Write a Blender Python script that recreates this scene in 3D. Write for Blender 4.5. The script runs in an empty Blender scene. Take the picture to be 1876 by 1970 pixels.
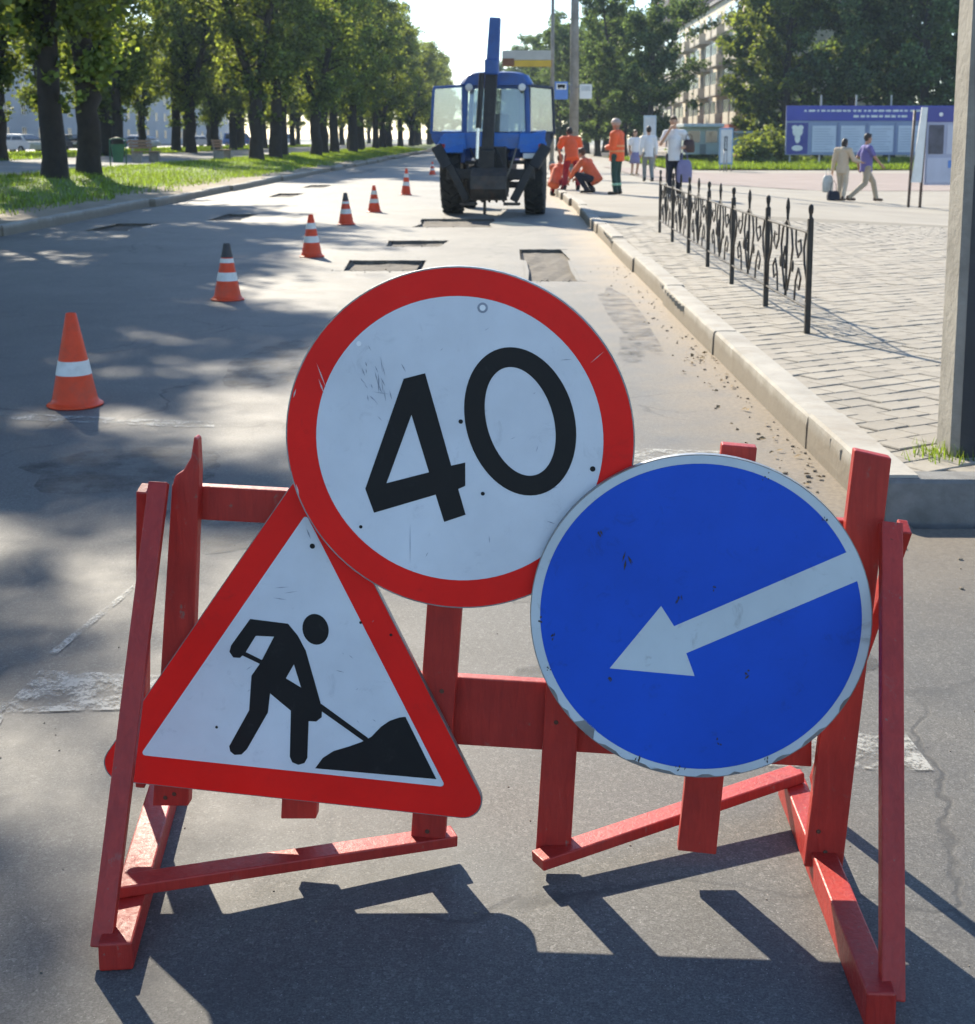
import bpy, bmesh, math, random
import numpy as np
from mathutils import Vector, Matrix, noise as mnoise
rad = math.radians
SC = bpy.context.scene
COL = SC.collection

# ------------------------------------------------------------------ camera
CAM_H = 1.52
FOC = 2600.0                      # focal length in photo pixels (photo taken as 1876 wide)
PITCH = math.atan((634 - 265) / FOC)
YAW = math.atan(27 / FOC)
cam = bpy.data.cameras.new('camera'); camo = bpy.data.objects.new('camera', cam); COL.objects.link(camo)
camo.location = (0, 0, CAM_H); camo.rotation_euler = (rad(90) - PITCH, 0, YAW)
cam.sensor_fit = 'HORIZONTAL'; cam.sensor_width = 36.0; cam.lens = 36.0 * FOC / 1876.0
cam.shift_y = -(985 - 634) / 1876.0
cam.clip_start = 0.05; cam.clip_end = 4000
SC.camera = camo
cam.dof.use_dof = True; cam.dof.focus_distance = 2.75; cam.dof.aperture_fstop = 12.0

# ------------------------------------------------------------------ sky, sun, exposure
SUN_EL, SUN_AZ = 33.0, -23.5      # degrees; azimuth from +Y towards +X
world = bpy.data.worlds.new('World'); SC.world = world; world.use_nodes = True
wn = world.node_tree
sky = wn.nodes.new('ShaderNodeTexSky'); sky.sky_type = 'NISHITA'; sky.sun_disc = False
sky.sun_elevation = rad(SUN_EL); sky.sun_rotation = rad(SUN_AZ)
sky.air_density = 1.0; sky.dust_density = 0.2; sky.ozone_density = 3.2
wn.links.new(sky.outputs[0], wn.nodes['Background'].inputs[0])
wn.nodes['Background'].inputs[1].default_value = 0.115
sl = bpy.data.lights.new('sun', 'SUN'); so = bpy.data.objects.new('sun', sl); COL.objects.link(so)
sl.energy = 4.5; sl.angle = rad(0.7); sl.color = (1.0, 0.90, 0.73)
sd = Vector((math.sin(rad(SUN_AZ)) * math.cos(rad(SUN_EL)), math.cos(rad(SUN_AZ)) * math.cos(rad(SUN_EL)), math.sin(rad(SUN_EL))))
so.rotation_euler = sd.to_track_quat('Z', 'Y').to_euler(); so.location = sd * 60
SC.view_settings.view_transform = 'Standard'; SC.view_settings.look = 'None'
SC.view_settings.gamma = 1.0; SC.view_settings.use_curve_mapping = False
SC.view_settings.exposure = 1.27
SC.cycles.use_adaptive_sampling = True; SC.cycles.adaptive_threshold = .025
SC.cycles.max_bounces = 6; SC.cycles.diffuse_bounces = 3; SC.cycles.glossy_bounces = 3
SC.cycles.transmission_bounces = 4; SC.cycles.transparent_max_bounces = 8

# ------------------------------------------------------------------ photo pixel -> place in the street
_R = Vector((math.cos(YAW), math.sin(YAW), 0)); _F = Vector((-math.sin(YAW), math.cos(YAW), 0))
_W = _F * math.cos(PITCH) - Vector((0, 0, math.sin(PITCH))); _U = _F * math.sin(PITCH) + Vector((0, 0, math.cos(PITCH)))
_C = Vector((0, 0, CAM_H))
def ray(x, y): return _R * ((x - 938) / FOC) - _U * ((y - 634) / FOC) + _W
def G(x, y, z=0.0):
    d = ray(x, y); return _C + d * ((z - CAM_H) / d.z)
def V(x, y, Y):
    d = ray(x, y); return _C + d * (Y / d.y)
class Plane:                                  # an upright plane Y = b + a (X - x0)
    def __init__(s, x0, b, a):
        s.n = Vector((a, -1, 0)).normalized(); s.p = Vector((x0, b, 0)); s.e = Vector((1, a, 0)).normalized()
    def hit(s, x, y, off=0.0):
        d = ray(x, y); p = s.p + s.n * off
        return _C + d * ((p - _C).dot(s.n) / d.dot(s.n))

# ------------------------------------------------------------------ mesh helpers
class MB:
    def __init__(s): s.v = []; s.f = []
    def add(s, vs, fs):
        k = len(s.v); s.v += [tuple(v) for v in vs]; s.f += [tuple(i + k for i in f) for f in fs]; return s
    def hexa(s, p):                           # 4 bottom + 4 top, counter-clockwise
        return s.add(p, [(3, 2, 1, 0), (4, 5, 6, 7), (0, 1, 5, 4), (1, 2, 6, 5), (2, 3, 7, 6), (3, 0, 4, 7)])
    def box(s, x0, x1, y0, y1, z0, z1, M=None):
        p = [Vector(q) for q in ((x0,y0,z0),(x1,y0,z0),(x1,y1,z0),(x0,y1,z0),(x0,y0,z1),(x1,y0,z1),(x1,y1,z1),(x0,y1,z1))]
        return s.hexa([M @ q for q in p] if M else p)
    def beam(s, a, b, w, t, side=None, w2=None):     # bar a-b, w across 'side', t the other way
        a = Vector(a); b = Vector(b); d = (b - a).normalized()
        side = Vector(side) if side is not None else (Vector((1,0,0)) if abs(d.x) < .9 else Vector((0,1,0)))
        sv = (side - d * side.dot(d)).normalized(); nv = d.cross(sv)
        w2 = w if w2 is None else w2
        p = []
        for q, ww in ((a, w), (b, w2)):
            p += [q - sv*ww/2 - nv*t/2, q + sv*ww/2 - nv*t/2, q + sv*ww/2 + nv*t/2, q - sv*ww/2 + nv*t/2]
        return s.hexa(p)
    def tube(s, pts, rr, n=8, cap=True):
        pts = [Vector(p) for p in pts]; k0 = len(s.v)
        if not hasattr(rr, '__len__'): rr = [rr] * len(pts)
        ref = None
        for i, p in enumerate(pts):
            d = (pts[min(i+1, len(pts)-1)] - pts[max(i-1, 0)]).normalized()
            if ref is None: ref = Vector((1,0,0)) if abs(d.x) < .8 else Vector((0,1,0))
            u = (ref - d * ref.dot(d)).normalized(); w = d.cross(u); ref = u
            for j in range(n):
                a = 2*math.pi*j/n; s.v.append(tuple(p + (u*math.cos(a) + w*math.sin(a)) * rr[i]))
        for i in range(len(pts)-1):
            for j in range(n):
                j2 = (j+1) % n
                s.f.append((k0+i*n+j, k0+i*n+j2, k0+(i+1)*n+j2, k0+(i+1)*n+j))
        if cap:
            s.f.append(tuple(k0+j for j in reversed(range(n)))); s.f.append(tuple(k0+(len(pts)-1)*n+j for j in range(n)))
        return s
    def lathe(s, prof, n=24, M=None, close=False):   # prof: (r, z)
        k0 = len(s.v); m = len(prof)
        for r, z in prof:
            for j in range(n):
                a = 2*math.pi*j/n; q = Vector((r*math.cos(a), r*math.sin(a), z)); s.v.append(tuple(M @ q if M else q))
        for i in range(m-1 + (1 if close else 0)):
            i2 = (i+1) % m
            for j in range(n):
                j2 = (j+1) % n; s.f.append((k0+i*n+j, k0+i*n+j2, k0+i2*n+j2, k0+i2*n+j))
        if not close:
            if prof[0][0] > 1e-5: s.f.append(tuple(k0+j for j in reversed(range(n))))
            if prof[-1][0] > 1e-5: s.f.append(tuple(k0+(m-1)*n+j for j in range(n)))
        return s
    def ball(s, c, r, n=12, m=8, M=None):
        c = Vector(c); r = Vector(r) if hasattr(r, '__len__') else Vector((r, r, r)); k0 = len(s.v)
        for i in range(m+1):
            t = math.pi*i/m
            for j in range(n):
                a = 2*math.pi*j/n
                q = Vector((r.x*math.sin(t)*math.cos(a), r.y*math.sin(t)*math.sin(a), -r.z*math.cos(t)))
                s.v.append(tuple(c + (M @ q if M else q)))
        for i in range(m):
            for j in range(n):
                j2 = (j+1) % n; s.f.append((k0+i*n+j, k0+i*n+j2, k0+(i+1)*n+j2, k0+(i+1)*n+j))
        return s
    def capsule(s, a, b, ra, rb, n=10):
        a = Vector(a); b = Vector(b); d = b - a; L = d.length or 1e-4; d = d / L
        pts = []; rr = []
        for t in (-1, -.85, -.5): pts.append(a + d*ra*t*1.0); rr.append(max(ra*math.sqrt(max(0, 1-t*t)), ra*.08))
        pts.append(a); rr.append(ra); pts.append((a+b)/2); rr.append((ra+rb)/2); pts.append(b); rr.append(rb)
        for t in (.5, .85, 1): pts.append(b + d*rb*t); rr.append(max(rb*math.sqrt(max(0, 1-t*t)), rb*.08))
        return s.tube(pts, rr, n)
    def prism(s, pts, dvec):                  # polygon of 3-D points pushed along dvec
        n = len(pts); d = Vector(dvec); pts = [Vector(p) for p in pts]
        return s.add(list(pts) + [p + d for p in pts],
                     [tuple(reversed(range(n))), tuple(range(n, 2*n))] + [(i, (i+1) % n, n+(i+1) % n, n+i) for i in range(n)])
    def build(s, name, mat, parent=None, smooth=False, bevel=0.0, origin=None, seg=2):
        me = bpy.data.meshes.new(name); o0 = Vector(origin) if origin is not None else (parent.location.copy() if (parent and parent.get('_world')) else Vector((0,0,0)))
        if parent and parent.get('_o') is not None: o0 = Vector(parent['_o'])
        me.from_pydata([tuple(Vector(v) - o0) for v in s.v] if o0.length else s.v, [], s.f); me.validate(); me.update()
        bm = bmesh.new(); bm.from_mesh(me); bmesh.ops.recalc_face_normals(bm, faces=bm.faces); bm.to_mesh(me); bm.free()
        o = link(name, me, mat, parent)
        if smooth:
            for p in me.polygons: p.use_smooth = True
            if smooth == 'auto':
                me.set_sharp_from_angle(angle=rad(38))
        if bevel:
            b = o.modifiers.new('bevel', 'BEVEL'); b.width = bevel; b.segments = seg; b.limit_method = 'ANGLE'; b.angle_limit = rad(40)
        return o
def link(name, data, mat=None, parent=None):
    o = bpy.data.objects.new(name, data); COL.objects.link(o)
    if mat is not None and data is not None:
        if not data.materials: data.materials.append(mat)
    if parent is not None:
        o.parent = parent
        if parent.get('_o') is not None and parent.get('_chain'): o['_o'] = parent['_o']
    return o
def tag(o, label=None, cat=None, group=None, kind=None):
    if label: o['label'] = label
    if cat: o['category'] = cat
    if group: o['group'] = group
    if kind: o['kind'] = kind
    return o
def thing(name, label, cat, loc=(0,0,0), rz=0.0, group=None, world=False):
    """an Empty at the thing's base; world=True: its parts are modelled in street coordinates"""
    o = bpy.data.objects.new(name, None); COL.objects.link(o); o.location = loc; o.rotation_euler = (0,0,rz); o.empty_display_size = .1
    if world: o['_o'] = tuple(loc)
    return tag(o, label, cat, group)
def structure(o): o['kind'] = 'structure'; return o
def copy_tree(o, parent=None):
    c = o.copy(); COL.objects.link(c)
    if parent is not None: c.parent = parent
    for ch in list(o.children): copy_tree(ch, c)
    return c
def triangulated(name, loops, mat, parent, origin=None):
    """flat sheet from closed loops of 3-D points, inner loops are holes"""
    o0 = Vector(origin) if origin is not None else Vector(parent['_o']) if (parent and parent.get('_o') is not None) else Vector((0,0,0))
    bm = bmesh.new(); ed = []
    for lp in loops:
        vs = [bm.verts.new(Vector(p) - o0) for p in lp]
        ed += [bm.edges.new((vs[i], vs[(i+1) % len(vs)])) for i in range(len(vs))]
    bmesh.ops.triangle_fill(bm, use_beauty=True, use_dissolve=False, edges=ed)
    me = bpy.data.meshes.new(name); bm.to_mesh(me); bm.free()
    return link(name, me, mat, parent)

# ------------------------------------------------------------------ materials
def newmat(name):
    m = bpy.data.materials.new(name); m.use_nodes = True; nt = m.node_tree
    return m, nt, nt.nodes['Principled BSDF']
def node(nt, typ, **kw):
    n = nt.nodes.new(typ)
    for k, v in kw.items(): setattr(n, k, v)
    return n
def noise_tex(nt, vec, scale, detail=4, rough=.55, dist=0.0):
    n = node(nt, 'ShaderNodeTexNoise'); n.inputs['Scale'].default_value = scale; n.inputs['Detail'].default_value = detail
    n.inputs['Roughness'].default_value = rough; n.inputs['Distortion'].default_value = dist
    nt.links.new(vec, n.inputs['Vector']); return n.outputs['Fac']
def ramp(nt, fac, stops):
    r = node(nt, 'ShaderNodeValToRGB'); el = r.color_ramp.elements
    while len(el) < len(stops): el.new(.5)
    for e, (p, c) in zip(el, stops):
        e.position = p; e.color = (c[0], c[1], c[2], 1) if hasattr(c, '__len__') else (c, c, c, 1)
    nt.links.new(fac, r.inputs[0]); return r.outputs[0]
def mix(nt, fac, a, b, mode='MIX'):
    m = node(nt, 'ShaderNodeMix', data_type='RGBA', blend_type=mode)
    for sock, v in ((m.inputs[0], fac), (m.inputs[6], a), (m.inputs[7], b)):
        if isinstance(v, (int, float)): sock.default_value = v
        elif hasattr(v, '__len__'): sock.default_value = (v[0], v[1], v[2], 1)
        else: nt.links.new(v, sock)
    return m.outputs[2]
def mathn(nt, op, a, b=None, clamp=False):
    m = node(nt, 'ShaderNodeMath', operation=op, use_clamp=clamp)
    for i, v in enumerate((a, b)):
        if v is None: continue
        if isinstance(v, (int, float)): m.inputs[i].default_value = v
        else: nt.links.new(v, m.inputs[i])
    return m.outputs[0]
def bump(nt, bsdf, h, strength, dist):
    b = node(nt, 'ShaderNodeBump'); b.inputs['Strength'].default_value = strength; b.inputs['Distance'].default_value = dist
    nt.links.new(h, b.inputs['Height']); nt.links.new(b.outputs[0], bsdf.inputs['Normal'])
def coords(nt, kind='Object'):
    if kind == 'World': return node(nt, 'ShaderNodeNewGeometry').outputs['Position']
    return node(nt, 'ShaderNodeTexCoord').outputs[kind]
_MC = {}
def paint(name, c, rough=.5, var=.18, scale=6.0, bmp=.05, metal=0.0, dirt=None, dirt_amt=.45, spec=.5, rnd=0.0):
    """plain coloured stuff with uneven tone, fine relief and optional dirt blotches"""
    if name in _MC: return _MC[name]
    m, nt, b = newmat(name); vec = coords(nt)
    n1 = noise_tex(nt, vec, scale, 6); n2 = noise_tex(nt, vec, scale*9, 4, .6)
    col = ramp(nt, n1, [(.3, [x*(1-var) for x in c]), (.7, [min(1, x*(1+var)) for x in c])])
    col = mix(nt, .25*min(1, var*4), col, ramp(nt, n2, [(.35, [x*.75 for x in c]), (.65, [min(1, x*1.2) for x in c])]))
    if dirt is not None:
        n3 = noise_tex(nt, vec, scale*.7, 8, .65, .4)
        col = mix(nt, mathn(nt, 'MULTIPLY', ramp(nt, n3, [(.5, 0), (.68, 1)]), dirt_amt), col, dirt)
    if rnd:
        oi = node(nt, 'ShaderNodeObjectInfo'); k = mathn(nt, 'ADD', mathn(nt, 'MULTIPLY', oi.outputs['Random'], rnd), 1 - rnd/2)
        h = node(nt, 'ShaderNodeHueSaturation'); nt.links.new(col, h.inputs['Color']); nt.links.new(k, h.inputs['Value']); col = h.outputs[0]
    nt.links.new(col, b.inputs['Base Color']); b.inputs['Metallic'].default_value = metal; b.inputs['Specular IOR Level'].default_value = spec
    nt.links.new(ramp(nt, n2, [(.3, max(0, rough-.08)), (.7, min(1, rough+.08))]), b.inputs['Roughness'])
    if bmp: bump(nt, b, n2, bmp, .01)
    _MC[name] = m; return m
def glass_mat(name, tint=(.03,.04,.05), rough=.06):
    if name in _MC: return _MC[name]
    m, nt, b = newmat(name); b.inputs['Base Color'].default_value = (*tint, 1); b.inputs['Roughness'].default_value = rough
    b.inputs['Specular IOR Level'].default_value = .8
    bump(nt, b, noise_tex(nt, coords(nt), 1.5, 2), .04, .02)
    _MC[name] = m; return m
def clear_glass(name='clear_glass', tint=(.75,.82,.8), gloss=.16):
    if name in _MC: return _MC[name]
    m, nt, b = newmat(name); t = node(nt, 'ShaderNodeBsdfTransparent'); t.inputs[0].default_value = (*tint, 1)
    g = node(nt, 'ShaderNodeBsdfGlossy'); g.inputs['Roughness'].default_value = .08
    d = node(nt, 'ShaderNodeBsdfDiffuse'); d.inputs[0].default_value = (.5,.52,.5,1)
    x = node(nt, 'ShaderNodeMixShader'); x.inputs[0].default_value = gloss
    y = node(nt, 'ShaderNodeMixShader'); y.inputs[0].default_value = .16
    nt.links.new(t.outputs[0], x.inputs[1]); nt.links.new(g.outputs[0], x.inputs[2])
    nt.links.new(x.outputs[0], y.inputs[1]); nt.links.new(d.outputs[0], y.inputs[2])
    nt.links.new(y.outputs[0], nt.nodes['Material Output'].inputs[0]); _MC[name] = m; return m

def asphalt_mat():
    m, nt, b = newmat('asphalt'); P = coords(nt, 'World')
    sep = node(nt, 'ShaderNodeSeparateXYZ'); nt.links.new(P, sep.inputs[0])
    big = noise_tex(nt, P, .45, 6, .6, .3); mid = noise_tex(nt, P, 3.2, 6, .62); fine = noise_tex(nt, P, 210, 3, .75)
    sp = node(nt, 'ShaderNodeTexVoronoi'); sp.inputs['Scale'].default_value = 120; nt.links.new(P, sp.inputs['Vector'])
    col = ramp(nt, big, [(.3, (.076,.075,.072)), (.5, (.098,.096,.090)), (.72, (.130,.125,.114))])
    col = mix(nt, .5, col, ramp(nt, mid, [(.3, (.064,.063,.062)), (.7, (.134,.129,.119))]))
    col = mix(nt, .75, col, mix(nt, 1.0, col, ramp(nt, fine, [(.32, .40), (.5, 1.0), (.7, 1.75)]), 'MULTIPLY'))
    chip = ramp(nt, sp.outputs['Distance'], [(.10, 1), (.17, 0)])
    rnd = node(nt, 'ShaderNodeSeparateColor'); nt.links.new(sp.outputs['Color'], rnd.inputs[0])
    chip = mathn(nt, 'MULTIPLY', chip, ramp(nt, rnd.outputs[0], [(.66, 0), (.72, 1)]))
    col = mix(nt, 1.0, col, ramp(nt, rnd.outputs[1], [(.0, .82), (.5, .97), (.85, 1.08), (1.0, 1.35)]), 'MULTIPLY')
    col = mix(nt, mathn(nt, 'MULTIPLY', chip, .75), col, (.33,.32,.30))
    # cracks and old seams
    cr = node(nt, 'ShaderNodeTexVoronoi', feature='DISTANCE_TO_EDGE'); cr.inputs['Scale'].default_value = .62
    dv = node(nt, 'ShaderNodeVectorMath', operation='MULTIPLY_ADD'); nz = node(nt, 'ShaderNodeTexNoise'); nz.inputs['Scale'].default_value = 2.2; nz.inputs['Detail'].default_value = 6
    nt.links.new(P, nz.inputs['Vector']); nt.links.new(nz.outputs['Color'], dv.inputs[0]); dv.inputs[1].default_value = (.55,.55,0); nt.links.new(P, dv.inputs[2])
    nt.links.new(dv.outputs[0], cr.inputs['Vector'])
    crack = ramp(nt, cr.outputs['Distance'], [(.002, 1), (.008, 0)])
    crack = mathn(nt, 'MULTIPLY', crack, ramp(nt, noise_tex(nt, P, .35, 3), [(.46, 0), (.54, 1)]))
    col = mix(nt, mathn(nt, 'MULTIPLY', crack, .7), col, (.035,.035,.035))
    # oil and tyre stains
    st = ramp(nt, noise_tex(nt, P, 1.4, 7, .7, .6), [(.54, 0), (.70, 1)])
    col = mix(nt, mathn(nt, 'MULTIPLY', st, .5), col, (.055,.055,.057))
    # sand washed up along the right gutter
    edge = mathn(nt, 'ADD', sep.outputs['X'], mathn(nt, 'MULTIPLY', mathn(nt, 'SUBTRACT', noise_tex(nt, P, 1.6, 6, .65), .5), .9))
    sand = ramp(nt, edge, [(.0, 0), (1, 1)])
    mr = node(nt, 'ShaderNodeMapRange'); mr.inputs[1].default_value = .78; mr.inputs[2].default_value = 1.42; mr.clamp = True
    nt.links.new(edge, mr.inputs[0])
    my = node(nt, 'ShaderNodeMapRange'); my.inputs[1].default_value = 3.9; my.inputs[2].default_value = 5.6; my.clamp = True
    nt.links.new(sep.outputs['Y'], my.inputs[0])
    mx = node(nt, 'ShaderNodeMapRange'); mx.inputs[1].default_value = 2.6; mx.inputs[2].default_value = 3.6; mx.inputs[3].default_value = 1; mx.inputs[4].default_value = 0; mx.clamp = True
    nt.links.new(sep.outputs['X'], mx.inputs[0])
    sm = mathn(nt, 'MULTIPLY', mathn(nt, 'MULTIPLY', mr.outputs[0], my.outputs[0]), mx.outputs[0])
    col = mix(nt, mathn(nt, 'MULTIPLY', sm, .85), col, ramp(nt, noise_tex(nt, P, 40, 5, .7), [(.3, (.13,.105,.075)), (.7, (.25,.205,.15))]))
    # far carriageway paler with distance: worn tone plus sun glare put into the colour
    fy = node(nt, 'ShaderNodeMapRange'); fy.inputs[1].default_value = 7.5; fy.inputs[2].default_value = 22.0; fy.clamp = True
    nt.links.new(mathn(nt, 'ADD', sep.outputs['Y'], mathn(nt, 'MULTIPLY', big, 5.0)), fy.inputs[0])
    worn_glare = mix(nt, 1.0, col, (2.2, 2.15, 2.05), 'MULTIPLY')
    col = mix(nt, mathn(nt, 'MULTIPLY', fy.outputs[0], .8), col, worn_glare)
    nt.links.new(col, b.inputs['Base Color'])
    nt.links.new(ramp(nt, mid, [(.3, .62), (.7, .78)]), b.inputs['Roughness']); b.inputs['Specular IOR Level'].default_value = .4
    h = mathn(nt, 'ADD', mathn(nt, 'MULTIPLY', fine, .5), mathn(nt, 'MULTIPLY', mid, .5)); h = mathn(nt, 'SUBTRACT', h, mathn(nt, 'MULTIPLY', crack, 1.2))
    bump(nt, b, h, .22, .005)
    return m
def worn_paint_mat():
    m, nt, b = newmat('worn_road_paint'); P = coords(nt, 'World')
    n = noise_tex(nt, P, 9, 8, .72); f = noise_tex(nt, P, 120, 3, .6)
    k = mathn(nt, 'ADD', n, mathn(nt, 'MULTIPLY', mathn(nt, 'SUBTRACT', f, .5), .35))
    a = ramp(nt, k, [(.44, 0), (.60, .75)])
    b.inputs['Base Color'].default_value = (.42,.42,.39,1); b.inputs['Roughness'].default_value = .75
    nt.links.new(a, b.inputs['Alpha']); return m
def wood_paint_mat():
    m, nt, b = newmat('red_painted_wood'); P = coords(nt)
    w = node(nt, 'ShaderNodeMapping'); w.inputs['Scale'].default_value = (26, 26, 3.5); nt.links.new(P, w.inputs[0])
    g = noise_tex(nt, w.outputs[0], 2.4, 8, .66, .8); big = noise_tex(nt, P, 7, 6, .6); fine = noise_tex(nt, P, 120, 4, .6)
    col = ramp(nt, big, [(.28, (.29,.014,.010)), (.55, (.42,.021,.013)), (.75, (.50,.036,.022))])
    col = mix(nt, .45, col, ramp(nt, g, [(.3, (.20,.010,.008)), (.7, (.48,.034,.022))]))
    chip = ramp(nt, mathn(nt, 'ADD', mathn(nt, 'MULTIPLY', noise_tex(nt, P, 34, 8, .7), .6), mathn(nt, 'MULTIPLY', g, .4)), [(.60, 0), (.63, 1)])
    col = mix(nt, mathn(nt, 'MULTIPLY', chip, .8), col, (.17,.12,.095))
    sc = ramp(nt, noise_tex(nt, P, 16, 8, .7, .5), [(.62, 0), (.7, 1)])
    col = mix(nt, mathn(nt, 'MULTIPLY', sc, .45), col, (.20,.11,.09))
    nt.links.new(col, b.inputs['Base Color']); nt.links.new(ramp(nt, fine, [(.3, .40), (.7, .58)]), b.inputs['Roughness'])
    bump(nt, b, mathn(nt, 'ADD', g, mathn(nt, 'MULTIPLY', chip, -.4)), .35, .004)
    return m
def sign_mat(name, c, dirt=(.25,.25,.26), amt=.35, rough=.48, scale=9.0):
    m, nt, b = newmat(name); P = coords(nt)
    n1 = noise_tex(nt, P, scale*.4, 6, .6); n2 = noise_tex(nt, P, scale*2.2, 9, .72, .7); n3 = noise_tex(nt, P, 300, 3)
    w = node(nt, 'ShaderNodeMapping'); w.inputs['Scale'].default_value = (9, 9, 55); w.inputs['Rotation'].default_value = (0, .7, 0); nt.links.new(P, w.inputs[0])
    sc = ramp(nt, noise_tex(nt, w.outputs[0], 1.3, 6, .75, .6), [(.70, 0), (.74, 1)])
    col = ramp(nt, n1, [(.3, [x*.86 for x in c]), (.7, [min(1, x*1.06) for x in c])])
    col = mix(nt, mathn(nt, 'MULTIPLY', ramp(nt, n2, [(.58, 0), (.74, 1)]), amt), col, dirt)
    col = mix(nt, mathn(nt, 'MULTIPLY', sc, amt*.9), col, [x*.55 + .08 for x in c])
    nt.links.new(col, b.inputs['Base Color']); nt.links.new(ramp(nt, n2, [(.3, rough-.06), (.7, rough+.16)]), b.inputs['Roughness'])
    b.inputs['Specular IOR Level'].default_value = .3
    bump(nt, b, n1, .06, .02)
    return m
def leaf_mat(name, c, tr, amt=.45):
    m, nt, b = newmat(name)
    g = node(nt, 'ShaderNodeNewGeometry'); oi = node(nt, 'ShaderNodeObjectInfo')
    rv = ramp(nt, g.outputs['Random Per Island'], [(.0, .45), (.55, .95), (.88, 1.3), (1.0, 2.3)])
    k = mathn(nt, 'ADD', mathn(nt, 'MULTIPLY', oi.outputs['Random'], .35), .82)
    d = node(nt, 'ShaderNodeBsdfDiffuse'); t = node(nt, 'ShaderNodeBsdfTranslucent'); s = node(nt, 'ShaderNodeBsdfGlossy'); s.inputs['Roughness'].default_value = .5
    rr = node(nt, 'ShaderNodeCombineColor')
    for i in range(3): nt.links.new(k, rr.inputs[i])
    nt.links.new(mix(nt, 1.0, mix(nt, 1.0, c, rv, 'MULTIPLY'), rr.outputs[0], 'MULTIPLY'), d.inputs[0])
    nt.links.new(mix(nt, 1.0, mix(nt, 1.0, tr, rv, 'MULTIPLY'), rr.outputs[0], 'MULTIPLY'), t.inputs[0])
    s.inputs[0].default_value = (.5,.5,.45,1)
    x = node(nt, 'ShaderNodeMixShader'); x.inputs[0].default_value = amt
    y = node(nt, 'ShaderNodeMixShader'); y.inputs[0].default_value = .05
    nt.links.new(d.outputs[0], x.inputs[1]); nt.links.new(t.outputs[0], x.inputs[2])
    nt.links.new(x.outputs[0], y.inputs[1]); nt.links.new(s.outputs[0], y.inputs[2])
    nt.links.new(y.outputs[0], nt.nodes['Material Output'].inputs[0]); return m

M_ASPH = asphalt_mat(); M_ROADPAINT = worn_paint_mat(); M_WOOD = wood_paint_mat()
M_SWHITE = sign_mat('sign_white_film', (.68,.71,.76), (.38,.40,.44), .45)
M_SRED = sign_mat('sign_red_film', (.84,.012,.008), (.40,.025,.02), .35)
M_SBLUE = sign_mat('sign_blue_film', (.011,.085,.56), (.02,.04,.16), .45)
M_SRIM = sign_mat('sign_pale_film', (.56,.62,.66), (.24,.25,.26), .65)
M_SBLACK = sign_mat('sign_black_film', (.012,.012,.013), (.05,.05,.05), .5)
M_TIN = paint('galvanised_tin', (.32,.33,.34), .42, .2, 8, .04, .7, (.14,.10,.08), .6)
def kerb_mat():
    m = paint('kerb_concrete', (.34,.32,.28), .85, .2, 3.0, .35, 0, (.22,.185,.14), .55); nt = m.node_tree; b = nt.nodes['Principled BSDF']
    col = b.inputs['Base Color'].links[0].from_socket; P = coords(nt, 'World'); sp = node(nt, 'ShaderNodeSeparateXYZ'); nt.links.new(P, sp.inputs[0])
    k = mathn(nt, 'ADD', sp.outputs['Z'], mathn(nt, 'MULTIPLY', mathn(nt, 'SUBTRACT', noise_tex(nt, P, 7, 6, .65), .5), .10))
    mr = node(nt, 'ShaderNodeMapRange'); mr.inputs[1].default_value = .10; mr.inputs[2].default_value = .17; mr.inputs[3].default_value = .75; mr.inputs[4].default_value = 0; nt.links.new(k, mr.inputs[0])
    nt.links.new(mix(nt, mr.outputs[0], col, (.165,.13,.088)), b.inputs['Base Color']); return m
M_KERB = kerb_mat()
M_SLAB = paint('paving_concrete', (.285,.258,.212), .85, .16, 5.0, .3, 0, (.18,.16,.13), .55, rnd=.22)
M_PAVE = paint('paving_ground', (.290,.265,.220), .88, .14, .6, .2, 0, (.21,.19,.16), .6)
M_GAP = paint('joint_sand', (.20,.18,.145), .95, .25, 8, .3)
M_PINK = paint('reddish_paving', (.27,.215,.19), .88, .14, .8, .2, 0, (.22,.18,.155), .6)
M_SOIL = paint('bare_soil', (.27,.225,.165), .95, .28, 1.6, .5, 0, (.16,.13,.09), .6)
M_TURF = paint('turf_ground', (.10,.15,.028), .95, .3, 1.2, .4, 0, (.17,.14,.06), .4)
M_PATH = paint('park_path', (.22,.215,.20), .9, .2, .6, .2)
M_BASE = paint('far_ground', (.16,.16,.13), .95, .25, .05, 0)
M_BARK = paint('dark_bark', (.032,.026,.021), .95, .35, 5, .8)
M_LEAF = leaf_mat('linden_leaves', (.062,.108,.034), (.30,.36,.045), .46)
M_LEAF2 = leaf_mat('dark_leaves', (.058,.108,.048), (.19,.27,.06), .42)
M_GRASS = leaf_mat('grass_blades', (.095,.17,.022), (.26,.36,.03), .5)
M_IRON = paint('dark_iron', (.028,.026,.024), .55, .3, 20, .1, .3, (.09,.05,.03), .35)
M_CONC = paint('pole_concrete', (.26,.245,.215), .85, .3, 3.2, .5, 0, (.15,.135,.115), .65)
M_DARKP = paint('black_pole_paint', (.018,.020,.026), .5, .3, 3, .2, 0, (.07,.07,.07), .35)
M_PAPER = paint('paper', (.74,.75,.76), .8, .06, 14, .05)
M_WHITE = paint('white_paint', (.74,.75,.73), .55, .07, 3, .03, 0, (.5,.48,.44), .3)
M_CONE = paint('cone_orange', (.70,.062,.014), .5, .14, 9, .05, 0, (.34,.08,.05), .55, .35)
M_CONEB = paint('cone_white_band', (.66,.66,.63), .45, .1, 12, .03, 0, (.4,.38,.34), .5)
M_CONED = paint('cone_dark_tip', (.035,.03,.03), .5, .2, 12, .03)

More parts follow.
